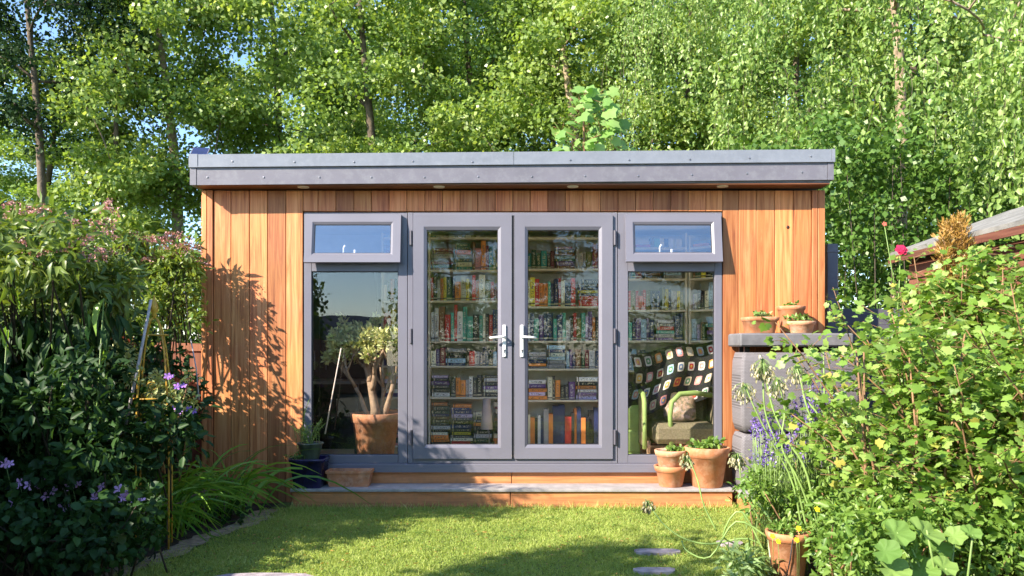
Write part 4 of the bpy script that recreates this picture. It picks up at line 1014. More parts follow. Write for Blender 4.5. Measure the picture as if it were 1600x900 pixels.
# foreground terracotta pot in the right bed
d = 4.7; x = (1232-800)/FPX*d
fp = potted('terracotta_pot', 'terracotta pot among buttercups in the bed, cracked down its front', (x, d-CAMD, -.01), .085, .122, .27, .05, terra, rimw=.010)
mb = MB(); mb.tube([(x-.02, d-CAMD-.128, .24), (x-.03, d-CAMD-.115, .12), (x-.045, d-CAMD-.098, .02)], [.003,.004,.003], 5); mb.build('crack', gasket, fp)
sprigs('weed', fp, (x-.02, d-CAMD, .24), 22, .12, .12, .035, .016, L_herb, stem_g, 8, droop=.5, tmpl=T_OVATE)

# ------------------------------------------------------------------ yellow obelisk, stick, wire edging
OY = -1.62; ob = P(241, 560, OY); OB = thing('plant_obelisk', 'yellow iron plant obelisk with pointed finial in the left bed', 'plant support', (ob.x, OY, 0))
zf = P(241, 458, OY).z; zs = P(241, 500, OY).z; R_ = .14
mb = MB(); mb.lathe([(.001,0),(.018,.02),(.012,.035),(.024,.05),(.026,.075),(.014,.11),(.004,.15),(.0005,.16)], (ob.x, ob.y, zs-.01+.02), 12); mb.build('finial', yellow_metal, OB)
for k in range(4):
    a = PI/4+k*PI/2+.3; mb = MB(); pts = []
    for i in range(9):
        t = i/8; r_ = R_*math.sin(min(1, t*1.25)*PI/2); z = zs+.02-(zs)*(t**1.5)*1.0 if t > .3 else zs+.02-.25*t*t
        pts.append((ob.x+r_*math.cos(a), ob.y+r_*math.sin(a), zs+.02-(zs+.02)*(t**2.0)))
    mb.tube(pts, .0065, 6); mb.build('leg', yellow_metal, OB)
for zz, rr in ((zs-.10, .085), (zs-.52, .132)):
    mb = MB(); mb.tube([(ob.x+rr*math.cos(i*PI/10), ob.y+rr*math.sin(i*PI/10), zz) for i in range(21)], .005, 5); mb.build('hoop', yellow_metal, OB)
for k in range(4):
    a = k*PI/2+.3; mb = MB(); cx_, cy_ = ob.x+.10*math.cos(a), ob.y+.10*math.sin(a)
    mb.tube([(cx_+.035*math.cos(t)*math.sin(a)*(1-.08*t), cy_-.035*math.cos(t)*math.cos(a)*(1-.08*t), zs-.44+.035*math.sin(t)*(1-.08*t)) for t in np.linspace(0, 8, 18)], .0035, 5); mb.build('scroll', yellow_metal, OB)
a = P(207, 640, -.72); b = P(236, 468, -1.70)
def stick(name, label, a, b, r, mat, bend=.02):
    mb = MB(); mid = a.lerp(b, .5)+Vector((bend, 0, bend)); mb.tube([a, mid, b], [r, r*.9, r*.8], 7)
    return tag(mb.build(name, mat), label, 'stick')
pale = plain('weathered_stick', (.52,.47,.48), .8, var=.2, scale=30)
stick('weathered_stick', 'pale weathered stick leaning beside the yellow obelisk', P(196, 665, -1.75), b, .011, pale, .004)
stick('weathered_stick', 'thin curved pale twig low in the left bed', P(165, 690, -1.9), P(300, 636, -1.4), .004, pale, .05)
stick('weathered_stick', 'thin cane standing by the fence panel left of the cedar wall', P(311, 625, -.75), P(298, 530, -.72), .006, pale, .01)
ED = thing('wire_edging', 'thin rusty wire hoop edging along the left bed', 'garden edging', (-2.3, -1.2, 0))
pts1 = []
for i, y in enumerate(np.linspace(-.35, -2.6, 30)): pts1.append((edge_x(y)-.16-.03*math.sin(i*.7), y, .25+.02*math.sin(i*.9)))
mb = MB(); mb.tube(pts1, .005, 5); mb.tube([(x_, y_, z_-.05) for x_, y_, z_ in pts1], .004, 5); mb.build('rail', wire_m, ED)
for i in range(0, 30, 3):
    mb = MB(); x_, y_, z_ = pts1[i]; mb.tube([(x_, y_, -.02), (x_, y_, z_+.015)], .004, 5); mb.build('stake', wire_m, ED)

# ------------------------------------------------------------------ fences and the neighbour's shed
FN = thing('back_fence', 'low red-brown fence panel between left bed and cedar wall', 'fence', (-3.3, .35, 0))
x = -4.4
while x < -2.73: mb = MB(); mb.box(x, x+.118, .35, .365, 0, 1.38+.012*math.sin(x*9), .002); mb.build('board', fence_w, FN); x += .122
mb = MB(); mb.box(-4.4, -2.73, .333, .349, 1.30, 1.36); mb.build('rail', fence_w, FN)
FL = thing('side_fence', 'brown board fence along the left boundary behind the shrubs', 'fence', (-3.5, -3, 0))
y = -9.0
while y < .33: mb = MB(); mb.box(-3.52, -3.505, y, y+.145, 0, 1.48, .002); mb.build('board', fence_w, FL); y += .148
for zz in (.35, 1.25): mb = MB(); mb.box(-3.504, -3.47, -9, .33, zz, zz+.07); mb.build('rail', fence_w, FL)
FG = thing('grey_fence', 'grey panel fence with tall post behind the right shrub', 'fence', (3.2, .5, 0))
p_ = P(1298, 382, .5); mb = MB(); mb.box(p_.x-.048, p_.x+.048, .45, .55, 0, p_.z, .004); mb.box(p_.x-.054, p_.x+.054, .444, .556, p_.z-.08, p_.z-.06, .002); mb.build('post', fascia_m, FG)
for i in range(11):
    mb = MB(); mb.box(p_.x+.05, 5.5, .49, .51, .02+i*.152, .1715+i*.152, .003); mb.build('board', frame_side, FG)
# neighbour's shed on the right
NS = thing('garden_shed', 'red-brown wooden shed with grey felt roof behind the right shrubs', 'shed', (3.6, -2, 0))
mb = MB()
A = (3.0, 2.08); B = (3.95, 2.42); Cc = (4.9, 2.08)
mb.add([(A[0],-3.6,A[1]),(B[0],-3.6,B[1]),(B[0],-.6,B[1]),(A[0],-.6,A[1]),(A[0],-3.6,A[1]-.03),(B[0],-3.6,B[1]-.03),(B[0],-.6,B[1]-.03),(A[0],-.6,A[1]-.03),
        (Cc[0],-3.6,Cc[1]),(Cc[0],-.6,Cc[1]),(Cc[0],-3.6,Cc[1]-.03),(Cc[0],-.6,Cc[1]-.03)],
       [(0,1,2,3),(7,6,5,4),(0,3,7,4),(3,2,6,7),(0,4,5,1),(1,8,9,2),(5,6,11,10),(8,10,11,9),(2,9,11,6),(1,5,10,8)])
mb.build('roof', felt, NS)
mb = MB(); mb.box(2.985, 3.0, -3.6, -.6, 1.995, 2.045); mb.build('eaves_board', fence_h, NS)
z = .05; 
while z < 1.98:
    mb = MB(); mb.add([(3.09,-3.5,z),(3.09,-.7,z),(3.105,-.7,z+.118),(3.105,-3.5,z+.118),(3.12,-3.5,z),(3.12,-.7,z),(3.12,-.7,z+.118),(3.12,-3.5,z+.118)], [(0,3,2,1),(4,5,6,7),(0,1,5,4),(3,7,6,2),(0,4,7,3),(1,2,6,5)]); mb.build('board', fence_h, NS); z += .121
mb = MB(); mb.box(3.12, 4.8, -3.5, -3.46, .0, 2.05); mb.build('end_wall', fence_h, NS)
mb = MB(); mb.box(3.12, 4.8, -.74, -.7, 0, 2.05); mb.build('end_wall', fence_h, NS)
mb = MB(); mb.box(3.0, 3.1, -2.72, -2.65, 0, 1.99); mb.build('corner_post', fence_h, NS)

# ------------------------------------------------------------------ trees behind
GT = 'broadleaf trees rising behind the garden room'
lat = [  # px at crown centre, Y, h, rx, label
 (60, 9.5, 7.8, 2.3, 'bright leafy tree at far left, below the shade-coloured tree'),
 (268, 8.2, 9.5, 2.1, 'leafy tree with a pale sunlit trunk left of the roof'),
 (425, 9.5, 11.5, 2.6, 'leafy tree with dark forked trunk above the left end of the roof'),
 (585, 8.5, 11.0, 2.3, 'leafy tree rising above the left window vent'),
 (745, 9.5, 11.5, 2.5, 'leafy tree rising above the French doors'),
 (900, 8.2, 10.5, 2.3, 'leafy tree directly behind the young maple'),
 (1060, 10.0, 11.5, 2.5, 'leafy tree behind the left fringe of the birch'),
 (1240, 8.5, 10.5, 2.4, 'leafy tree behind the right end of the roof'),
 (1420, 10.0, 11.0, 2.6, 'leafy tree deep behind the birch'),
 (1590, 8.5, 10.5, 2.4, 'leafy tree at far right behind the birch'),
]
protos = []
for i, (px, Y, h, rx, lab) in enumerate(lat):
    X = (px-800)/FPX*(Y+CAMD)
    if i in (1, 2, 3, 4):
        t = make_tree('broadleaf_tree', lab, X, Y, h, rx, 3, 96, 430, .082, L_syc if i % 2 else L_syc2, bark_l if i == 1 else bark_d, 100+i, r0=.17 if i == 1 else .14, z0=1.8, crad=.62, group=GT)
        protos.append(t)
    else:
        src = protos[(i*7+1) % len(protos)] if protos else None
        if src is None: lat.append(lat[i]); continue
        t = copy_tree(src); t['label'] = lab; t.location = (X, Y, 0); t.rotation_euler.z = 1.3+i*2.1; t.scale = (rx/2.3, rx/2.3, h/11.0)
# second, farther row closing most of the sky
for i, (px, Y, h, s) in enumerate([(-60, 15, 8, 1.1), (120, 17, 6.0, 1.0), (520, 19, 14.5, 1.3), (690, 18, 13.5, 1.2), (860, 19, 14.5, 1.3), (1020, 18, 13.5, 1.25), (1180, 19, 14, 1.3), (1360, 18, 13.5, 1.2), (1540, 19, 14, 1.3), (1700, 17, 13, 1.2)]):
    X = (px-800)/FPX*(Y+CAMD); t = copy_tree(protos[(i*3+2) % len(protos)]); t.location = (X, Y, 0); t.rotation_euler.z = .7+i*1.7; t.scale = (s, s, h/11.0)
    t['group'] = 'farther trees filling the background'
    t['label'] = 'farther tree ' + ['at the far left edge', 'low behind the blue sky gap at left', 'behind the forked dark trunk', 'behind the middle of the roof', 'behind the young maple', 'behind the left birch strands', 'behind the right end of the roof', 'just right of the roof end', 'behind the thick birch foliage', 'at the far right edge'][i]
# trees in shade, top left: the shade is put into the leaf colour
make_tree('shaded_tree', 'tree with leaves coloured as in shade, bare limbs against blue sky, top left', (60-800)/FPX*14.2, 7.2, 9.6, 1.9, 2, 54, 300, .07, L_shade, bark_d, 301, r0=.12, z0=5.0, crad=.55, kind='tree')
make_tree('shaded_tree', 'sparse tree coloured as in shade, thin limbs, right of the top left tree', (175-800)/FPX*15, 8.0, 9.8, 1.3, 2, 30, 90, .07, L_shade, bark_d, 303, r0=.08, z0=4.5, crad=.42, kind='tree')
# birch at the right with hanging strands
def strands(parent, n, xr, yr, zr, Lr, leafL, mat, per_m=26, seed=5):
    global rng
    rng = np.random.default_rng(seed)
    nb = max(6, n//11); bi_ = rng.integers(0, nb, n); BX = rng.uniform(*xr, nb); BY = rng.uniform(*yr, nb); BZ = rng.uniform(*zr, nb); BL_ = rng.uniform(*Lr, nb)
    xs = BX[bi_]+rng.normal(size=n)*.13; ys = BY[bi_]+rng.normal(size=n)*.13; zs_ = BZ[bi_]+rng.normal(size=n)*.2; L_ = BL_[bi_]*rng.uniform(.6, 1.15, n)
    s = 8; u = np.linspace(0, 1, s)
    a = rng.uniform(0, 2*PI, n)
    p = np.zeros((n, s, 3)); sw = rng.uniform(.15, .5, n)
    for j, t in enumerate(u):
        p[:, j, 0] = xs+np.cos(a)*sw*(1-(1-t)**2.5)*.9+.03*np.sin(t*7+a); p[:, j, 1] = ys+np.sin(a)*sw*(1-(1-t)**2.5)*.9; p[:, j, 2] = zs_+.15*t-L_*t**1.5
    Pl = []; Dl = []; T = []
    tn = rng.random(n)
    for i in range(n):
        m_ = int(L_[i]*per_m*1.25); uu = rng.random(m_)**.8*(s-1); i0 = np.minimum(s-2, uu.astype(int)); f = (uu-i0)[:, None]
        q = p[i, i0]*(1-f)+p[i, i0+1]*f; Pl.append(q); dd = rng.normal(size=(m_, 3))*.55+np.array([0,0,-.8]); Dl.append(dd); T.append(.4*tn[i]+.6*rng.random(m_))
        Pl[-1] = q+rng.normal(size=q.shape)*.045
    Pl = np.concatenate(Pl); Dl = np.concatenate(Dl); T = np.concatenate(T)
    Nn = rng.normal(size=Pl.shape)+np.array([-.5,-.7,.3])
    me = leaf_mesh('crown', Pl, Dl, Nn, leafL*(.6+.7*rng.random(len(Pl))), leafL*.62*(.7+.5*rng.random(len(Pl))), T_OVATE, mat, T)
    place_mesh('crown', me, parent)
    me = ribbon_mesh('twigs', p, np.full(n, .006), bark_d); o = place_mesh('twigs', me, parent); o['kind'] = 'stuff'
bx = 6.2; by = 4.6
BI = thing('birch_tree', 'weeping birch with hanging leafy strands and pale trunk, upper right', 'tree', (bx, by, 0))
mb = MB(); rng = np.random.default_rng(8); rnd = random.Random(8)
tg = [(x, rng.uniform(4.4, 6.4), rng.uniform(6.5, 9)) for x in np.linspace(2.6, 9, 26)]
skeleton(mb, (bx, by+1.2, 0), tg, .15, 8.5, lean=(-.4, 0)); mb.build('trunk', bark_l, BI)
strands(BI, 430, (2.6, 8.2), (3.2, 6.0), (4.4, 8.8), (.8, 2.4), .080, L_birch, 26, 5)
strands(BI, 240, (5.0, 8.6), (2.2, 4.0), (4.0, 7.0), (.8, 2.2), .080, L_birch, 28, 6)
strands(BI, 130, (1.5, 3.6), (3.8, 5.5), (5.3, 8.5), (.8, 2.4), .055, L_birch, 26, 7)
# nearer birch at far right
BI2 = thing('birch_tree', 'nearer weeping birch foliage hanging down at the right edge', 'tree', (6.6, .8, 0))
mb = MB(); skeleton(mb, (6.6, .8, 0), [(x, rng.uniform(.4, 2), rng.uniform(4.3, 6)) for x in np.linspace(3.8, 7, 12)], .12, 6.5); mb.build('trunk', bark_l, BI2)
strands(BI2, 210, (4.1, 6.6), (.6, 2.2), (3.4, 6.0), (.7, 2.0), .075, L_birch, 28, 9)
# hedge behind right side
def hedge(name, label, x0, x1, y0, y1, z0, z1, n, L0, mat, seed, cat='hedge', crad=.28, ncl=None, tmpl=T_QUAD, flat=.7, W=.8, kind=None, stems=True):
    global rng, rnd
    rng = np.random.default_rng(seed); rnd = random.Random(seed)
    t = thing(name, label, cat, ((x0+x1)/2, (y0+y1)/2, 0)); ncl = ncl or int(n/70)
    C = np.stack([rng.uniform(x0, x1, ncl), rng.uniform(y0, y1, ncl), rng.uniform(z0, z1, ncl)], 1)
    top = z1-(z1-z0)*.28*np.abs(np.sin(C[:, 0]*1.9+seed))*rng.random(ncl); C[:, 2] = np.minimum(C[:, 2], top)
    R = crad*(.6+.8*rng.random(ncl)); Pn, D, Nn, Ln, tone = clump_leaves(C, R, max(1, n//ncl), L0, flat=flat)
    Pn[:, 2] = np.maximum(Pn[:, 2], .03)
    place_mesh('foliage', leaf_mesh('foliage', Pn, D, Nn, Ln, Ln*W, tmpl, mat, tone), t)
    if stems:
        mb = MB()
        for c in C[::5]:
            bx_ = c[0]+rng.uniform(-.2, .2); mb.tube([(bx_, c[1], 0), ((bx_+c[0])/2+.03, c[1], c[2]*.55), tuple(c)], [.010, .007, .004], 5)
        mb.build('stems', stem_d, t)
    return t
hedge('ivy_hedge', 'dense green hedge filling the gap right of the garden room', 2.95, 8.5, 2.4, 3.4, .5, 4.2, 36000, .075, L_hedge, 61, crad=.34)
hedge('left_hedge', 'leafy green hedge behind the left bed, beyond the fence', -8.5, -3.0, 2.0, 3.2, .4, 2.6, 26000, .075, L_hedge, 62, crad=.34)

# young maple poking above the roof: every large leaf a part
MP = thing('maple_sapling', 'young maple with large pale green leaves above the roof', 'sapling', P(912, 240, 2.6).to_3d())
rng = np.random.default_rng(70); rnd = random.Random(70)
mbase = P(915, 290, 2.7); mbase.z = 0; tipm = P(912, 150, 2.6)
ORG[MP.name] = Vector((mbase.x, mbase.y, 0)); MP.location = ORG[MP.name]
mb = MB(); mb.tube([mbase, (mbase.x+.03, 2.7, 2), tipm-Vector((0,0,.35)), tipm], [.035,.025,.012,.005], 6)
lv = []
for k in range(11):
    z = tipm.z-.04-k*.085; a = k*1.9
    for s in (0, 1):
        an = a+s*PI; L_ = .10+.045*k; e = Vector((mbase.x+math.cos(an)*L_*.9, 2.6+math.sin(an)*L_, z+.05)); mb.tube([(mbase.x, 2.65, z-.05), e], [.006,.003], 4); lv.append((e, an))
        for q in range(4): 
            e2 = e+Vector((rnd.uniform(-.13,.13), rnd.uniform(-.13,.02), rnd.uniform(-.09,.10))); lv.append((e2, an+rnd.uniform(-.9,.9)))
            mb.tube([e, e2], [.003,.002], 4)
mb.build('stem', stem_b, MP)
lm = [leaf_mesh('leaf', np.zeros((1,3)), np.array([[1.,0,0]]), np.array([[0,0,1.]]), 1.0, 1.05, T_LOBED, L_maple, np.array([t])) for t in (.1, .35, .6, .85)]
for e, an in lv:
    o = link('leaf', rnd.choice(lm), MP, loc=e, rot=(rnd.uniform(.5,1.3)*1.0, rnd.uniform(-.2,.7), rnd.uniform(-1.2, 1.2)), scale=[rnd.uniform(.13, .22)]*3)

# ------------------------------------------------------------------ left bed
# (a) tall buddleja shrub catching the sun
def shrub(name, label, boxes, L0, W, mat, seed, tmpl=T_LONG, per=40, crad=.16, stems=True, droop=False, bark=stem_b, cat='shrub', base=None, extra=None):
    """boxes: list of (px0,px1,py0,py1,Y0,Y1,nclumps)"""
    global rng, rnd
    rng = np.random.default_rng(seed); rnd = random.Random(seed); C = []
    for a0, a1, b0, b1, y0, y1, n in boxes:
        for _ in range(n): C.append(tuple(P(rng.uniform(a0, a1), rng.uniform(b0, b1), rng.uniform(y0, y1))))
    C = np.array(C); C[:, 2] = np.maximum(C[:, 2], .06)
    base = base or (float(C[:, 0].mean()), float(C[:, 1].mean()), 0)
    t = thing(name, label, cat, base)
    R = crad*(.6+.8*rng.random(len(C))); Pn, D, Nn, Ln, tone = clump_leaves(C, R, per, L0, flat=.85, out=1.0, up=.6)
    if droop: D = unit(D*np.array([.5,.5,.3])+np.array([0,0,-1.0])); Nn = unit(Nn*np.array([1,1,.2])+np.array([0,-.8,0]))
    Pn[:, 2] = np.maximum(Pn[:, 2], .015)
    # keep everything in front of the cedar wall
    Pn[:, 1] = np.where((Pn[:, 0] > -2.75) & (Pn[:, 1] > -.06-L0) & (Pn[:, 1] < .3), -.06-L0, Pn[:, 1])
    place_mesh('foliage', leaf_mesh('foliage', Pn, D, Nn, Ln, Ln*W, tmpl, mat, tone), t)
    if stems:
        mb = MB()
        for c in C[::3]:
            s0 = Vector((base[0]+(c[0]-base[0])*(.45 if cat == 'big' else .86)+rnd.uniform(-.16,.16), base[1]+(c[1]-base[1])*.8+.08, max(0, c[2]-.55))); e = Vector(tuple(c)); m_ = s0.lerp(e, .55)+Vector((rnd.uniform(-.05,.05), rnd.uniform(-.05,.05), .08*e.z))
            mb.tube([s0, m_, e], [.007,.005,.003], 5)
        mb.build('stems', bark, t)['kind'] = 'stuff'
    return t, C
bud, BCn = shrub('buddleja', 'tall sunlit buddleja with faded pink flower spikes above the left bed',
   [(-60,140,345,430,-2.4,-1.6,56), (60,200,400,450,-1.7,-1.2,26), (-40,210,440,490,-1.9,-1.2,40), (150,230,370,420,-.35,-.22,16), (230,300,385,430,-.3,-.2,12)], .105, .26, L_budd, 81, per=24, crad=.15, bark=stem_d)
# flower spikes
rng = np.random.default_rng(82); n = 58; b = []; dd = []
for _ in range(n):
    px = rng.uniform(5, 300); py = (335+rng.uniform(-12, 80)) if px < 170 else 372+rng.uniform(-10, 45); b.append(tuple(P(px, py, rng.uniform(-2.3, -1.4) if px < 170 else rng.uniform(-.32, -.2)))); a = rng.uniform(-.9, .9)
    dd.append((1.0*math.copysign(1, a)*abs(a)+.5, rng.uniform(-.5,.3), rng.uniform(-.1, .7)))
pth = arcs(np.array(b), np.array(dd), rng.uniform(.10, .17, n), .55, s=7)
Pl = np.concatenate([p_[None, int(j)]+rng.normal(size=(70//7, 3))*.010 for p_ in pth for j in range(7)]); Dl = rng.normal(size=Pl.shape)
place_mesh('flower_spikes', leaf_mesh('flower_spikes', Pl, Dl, rng.normal(size=Pl.shape), .016, .013, T_QUAD, L_flow), bud)['kind'] = 'stuff'
shrub('clematis', 'small leaved climber with yellow-green leaves beside the cedar wall',
   [(235,312,405,500,-.40,-.18,40), (200,250,470,530,-.8,-.4,12)], .050, .55, L_clem, 83, per=30, crad=.12, tmpl=T_OVATE, base=(-2.85,-.4,0), cat='climber', bark=stem_d)
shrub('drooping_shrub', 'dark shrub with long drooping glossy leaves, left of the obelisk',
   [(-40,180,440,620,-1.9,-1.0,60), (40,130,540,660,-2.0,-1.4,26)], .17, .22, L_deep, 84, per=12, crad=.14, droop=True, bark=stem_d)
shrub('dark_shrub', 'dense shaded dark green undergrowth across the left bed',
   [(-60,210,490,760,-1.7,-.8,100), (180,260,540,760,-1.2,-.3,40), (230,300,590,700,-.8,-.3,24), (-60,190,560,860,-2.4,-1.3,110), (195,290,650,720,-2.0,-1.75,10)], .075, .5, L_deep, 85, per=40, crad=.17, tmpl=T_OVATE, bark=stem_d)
shrub('variegated_shrub', 'cream variegated shrub catching light in front of the obelisk',
   [(145,205,540,610,-1.7,-1.45,18), (225,300,585,650,-1.7,-1.5,22)], .034, .55, L_vari, 86, per=32, crad=.06, tmpl=T_OVATE)
# large hanging leaves as parts on the drooping shrub
HL = thing('long_leaved_plant', 'plant with large long hanging leaves at the left edge', 'plant', tuple(P(100, 800, -1.9)*1.0)[:2]+(0,))
rng = np.random.default_rng(87); rnd = random.Random(87)
lmm = [leaf_mesh('leaf', np.zeros((1,3)), np.array([[1.,0,0]]), np.array([[0,0,1.]]), 1.0, .24, T_LONG, L_deep if t < .7 else L_strap, np.array([t])) for t in (.2, .6, .95)]
mb = MB(); b0 = Vector((ORG[HL.name].x, -1.9, 0))
for k in range(60):
    q = P(rnd.uniform(5, 180), rnd.uniform(445, 640), rnd.uniform(-2.0, -1.5)); link('leaf', rnd.choice(lmm), HL, loc=q, rot=(rnd.uniform(-.5,.5), rnd.uniform(1.1, 1.75), rnd.uniform(0, 2*PI)), scale=[rnd.uniform(.13, .24)]*3)
    if k % 3 == 0: mb.tube([(b0.x+rnd.uniform(-.2,.2), -1.75, 0), (q.x-.04, q.y, q.z*.6), q], [.008,.006,.003], 5)
mb.build('stems', stem_g, HL)
# crocosmia-like strap leaves
rng = np.random.default_rng(90)
def straps(name, label, centers, n, Lr, wr, mat, droop=(.5, 1.0), seed=1, spread=.12, lean=.6, cat='plant', s=9, parts=True):
    global rng
    rng = np.random.default_rng(seed); t = thing(name, label, cat, (centers[0][0], centers[0][1], 0))
    c = np.array(centers)[rng.integers(0, len(centers), n)]; b = np.concatenate([c+rng.normal(size=(n, 2))*spread, np.zeros((n, 1))], 1)
    a = rng.uniform(0, 2*PI, n); d = np.stack([np.cos(a)*lean, np.sin(a)*lean, np.ones(n)], 1)
    p = arcs(b, d, rng.uniform(*Lr, n), rng.uniform(*droop, n), s=s); p[:, :, 2] = np.maximum(p[:, :, 2], .01)
    p[:, :, 1] = np.minimum(p[:, :, 1], -.06) if label.find('left') >= 0 else p[:, :, 1]
    wd = rng.uniform(*wr, n)
    if parts:
        for i in range(n): place_mesh('leaf', ribbon_mesh('leaf', p[i:i+1], wd[i:i+1], mat), t)
    else:
        place_mesh('foliage', ribbon_mesh('foliage', p, wd, mat), t)['kind'] = 'stuff'
    return t
straps('strap_leaved_plant', 'arching strap leaved clump at the front of the left bed', [(-2.45,-.95),(-2.55,-.85),(-2.3,-.65),(-2.7,-1.0),(-2.8,-.9),(-2.65,-1.2),(-2.42,-1.3),(-2.55,-1.5),(-2.2,-.6)], 300, (.7, 1.2), (.018, .034), L_strap, seed=91, spread=.09, lean=.36, droop=(.45,.95))
straps('strap_leaved_plant', 'smaller arching strap leaves nearer the left foreground', [(-2.65,-1.3),(-2.8,-1.2)], 40, (.5, .85), (.02, .036), L_strap, seed=92, spread=.08)
# geraniums bottom left
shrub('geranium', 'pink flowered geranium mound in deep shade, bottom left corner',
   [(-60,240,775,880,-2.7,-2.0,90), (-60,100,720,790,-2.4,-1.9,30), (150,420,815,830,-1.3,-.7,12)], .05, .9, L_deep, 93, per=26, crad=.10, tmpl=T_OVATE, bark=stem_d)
def flower(mb, c, r, n=5, nrm=Vector((0,-1,.35)), rot=0, w_=.62):
    nrm = nrm.normalized(); a1 = nrm.cross(Vector((0,0,1))).normalized(); a2 = nrm.cross(a1)
    for k in range(n):
        a = rot+2*PI*k/n; d = a1*math.cos(a)+a2*math.sin(a); s = a1*math.cos(a+PI/2)+a2*math.sin(a+PI/2)
        mb.add([c, c+d*r*.6-s*r*w_*.5+nrm*r*.12, c+d*r-s*r*.15+nrm*r*.1, c+d*r+s*r*.15+nrm*r*.1, c+d*r*.6+s*r*w_*.5+nrm*r*.12], [(0,1,2,3,4)])
fr = random.Random(4)
fl = [(8,724),(18,785),(46,758),(60,757),(72,775),(82,768),(99,792),(105,759),(112,757),(150,763),(148,778),(186,765),(191,778),(214,782),(195,766),(30,755),(270,640),(262,588),(296,640),(277,604)]
for i, (px, py) in enumerate(fl):
    big = i >= 16; Y = -2.25 if not big else -.9
    c = P(px, py, Y if not big else -1.75); t = thing('geranium_flower' if not big else 'clematis_flower', ('small pink geranium flower, ' if not big else 'mauve clematis flower, ')+('number')*0+['topmost at the left edge','lower at the left edge','left of the close pair','right of the close pair','left one of the lower pair','right one of the lower pair','lowest of the cluster','on the mound centre left','on the mound centre right','above its neighbour, mid mound','below its neighbour, mid mound','top of the right trio','below the right trio','rightmost of the mound','right of the right trio','partly faded, near left','beside the cedar wall, lowest left','highest beside the obelisk foot','closest to the cedar wall','just below the highest one'][i], 'flower', tuple(c), 'pink geranium flowers' if not big else 'mauve clematis flowers')
    mb = MB(); r_ = .033 if not big else .026; flower(mb, c, r_, 5, Vector((fr.uniform(-.4,.4), -1, fr.uniform(.2,.9))), fr.random()*2)
    if fr.random() < .5: flower(mb, c+Vector((fr.uniform(.02,.04), .01, fr.uniform(-.02,.02))), r_*.8, 5, Vector((fr.uniform(-.4,.4), -1, fr.uniform(.2,.9))), fr.random()*2)
    mb.build('petals', pink_m if not big else mauve_m, t)
    mb = MB(); mb.tube([c+Vector((0,.005,0)), c+Vector((.01,.03,-.12)), c+Vector((.02,.05,-.26))], .0022, 4); mb.build('stalk', stem_g, t)

# ------------------------------------------------------------------ right bed
cur = thing('currant_bush', 'large sunlit currant bush with lobed leaves filling the right side', 'shrub', (2.4, -2.8, 0))
def leafy_stems(parent, n, xr, yr, Lr, spread, leafL, per_m, mat, seed, droop=(.1,.5), lo=.12, tmpl=T_LOBED, W=.95, lean=(0,0)):
    global rng
    rng = np.random.default_rng(seed); b = np.stack([rng.uniform(*xr, n), rng.uniform(*yr, n), np.zeros(n)], 1)
    d = np.stack([rng.normal(size=n)*spread+lean[0], rng.normal(size=n)*spread+lean[1], np.ones(n)], 1); L_ = rng.uniform(*Lr, n)
    p = arcs(b, d, L_, rng.uniform(*droop, n), s=9, wig=.012); mb = MB(); Pl = []; Dl = []; T = []
    for i in range(n):
        mb.tube([tuple(q) for q in p[i]], list(np.linspace(.009, .0025, 9)), 5)
        # side twigs carry the leaves
        for k in range(int(L_[i]*per_m)):
            u = (lo+(1-lo)*rng.random()**.8)*8; j = min(7, int(u)); q = p[i, j]+(p[i, j+1]-p[i, j])*(u-j)
            a = rng.uniform(0, 2*PI); tw = np.array([math.cos(a), math.sin(a), rng.uniform(-.1,.7)])*rng.uniform(.05, .20); e = q+tw
            if k % 3 == 0: mb.tube([tuple(q), tuple(e)], [.0022,.0014], 3)
            m_ = rng.integers(2, 5); 
            for r_ in range(m_): Pl.append(q+tw*(.35+.75*r_/m_)+rng.normal(size=3)*.012); Dl.append(tw/np.linalg.norm(tw)+rng.normal(size=3)*.6+np.array([0,0,-.25])); T.append(rng.random())
    mb.build('branches', stem_b, parent)
    Pl = np.array(Pl); Dl = np.array(Dl); Nn = rng.normal(size=Pl.shape)*.45+np.array([-.15,-.3,1]); ln = leafL*(.45+.8*rng.random(len(Pl)))
    o = place_mesh('foliage', leaf_mesh('foliage', Pl, Dl, Nn, ln, ln*W, tmpl, mat, np.array(T)), parent); o['kind'] = 'stuff'; return p
leafy_stems(cur, 150, (2.1, 3.1), (-3.3, -2.3), (1.0, 1.9), .22, .052, 38, L_curr, 101, droop=(.0,.35), lean=(-.06, 0))
leafy_stems(cur, 50, (2.1, 2.5), (-2.9, -2.3), (.7, 1.5), .14, .048, 30, L_curr, 104, droop=(.05,.4), lo=.3, lean=(.02, 0))
leafy_stems(cur, 75, (2.65, 3.3), (-2.7, -1.9), (1.3, 1.9), .14, .058, 36, L_curr, 105, droop=(.0,.25), lo=.3)
leafy_stems(cur, 26, (2.55, 3.0), (-2.4, -1.9), (1.75, 2.05), .06, .055, 30, L_curr, 107, droop=(.0,.15), lo=.55)
rnd = random.Random(102)
lc = [leaf_mesh('leaf', np.zeros((1,3)), np.array([[1.,0,0]]), np.array([[0,0,1.]]), 1.0, 1.0, T_LOBED, L_curr, np.array([t])) for t in (.2, .45, .7, .85)]
for k in range(220):
    q = P(rnd.uniform(1330, 1610), rnd.uniform(440, 820), rnd.uniform(-3.65, -3.2))
    if q.z < .1: continue
    link('leaf', rnd.choice(lc), cur, loc=q, rot=(rnd.uniform(-.7,.9), rnd.uniform(-.5,.7), rnd.uniform(0, 2*PI)), scale=[rnd.uniform(.045, .072)]*3)
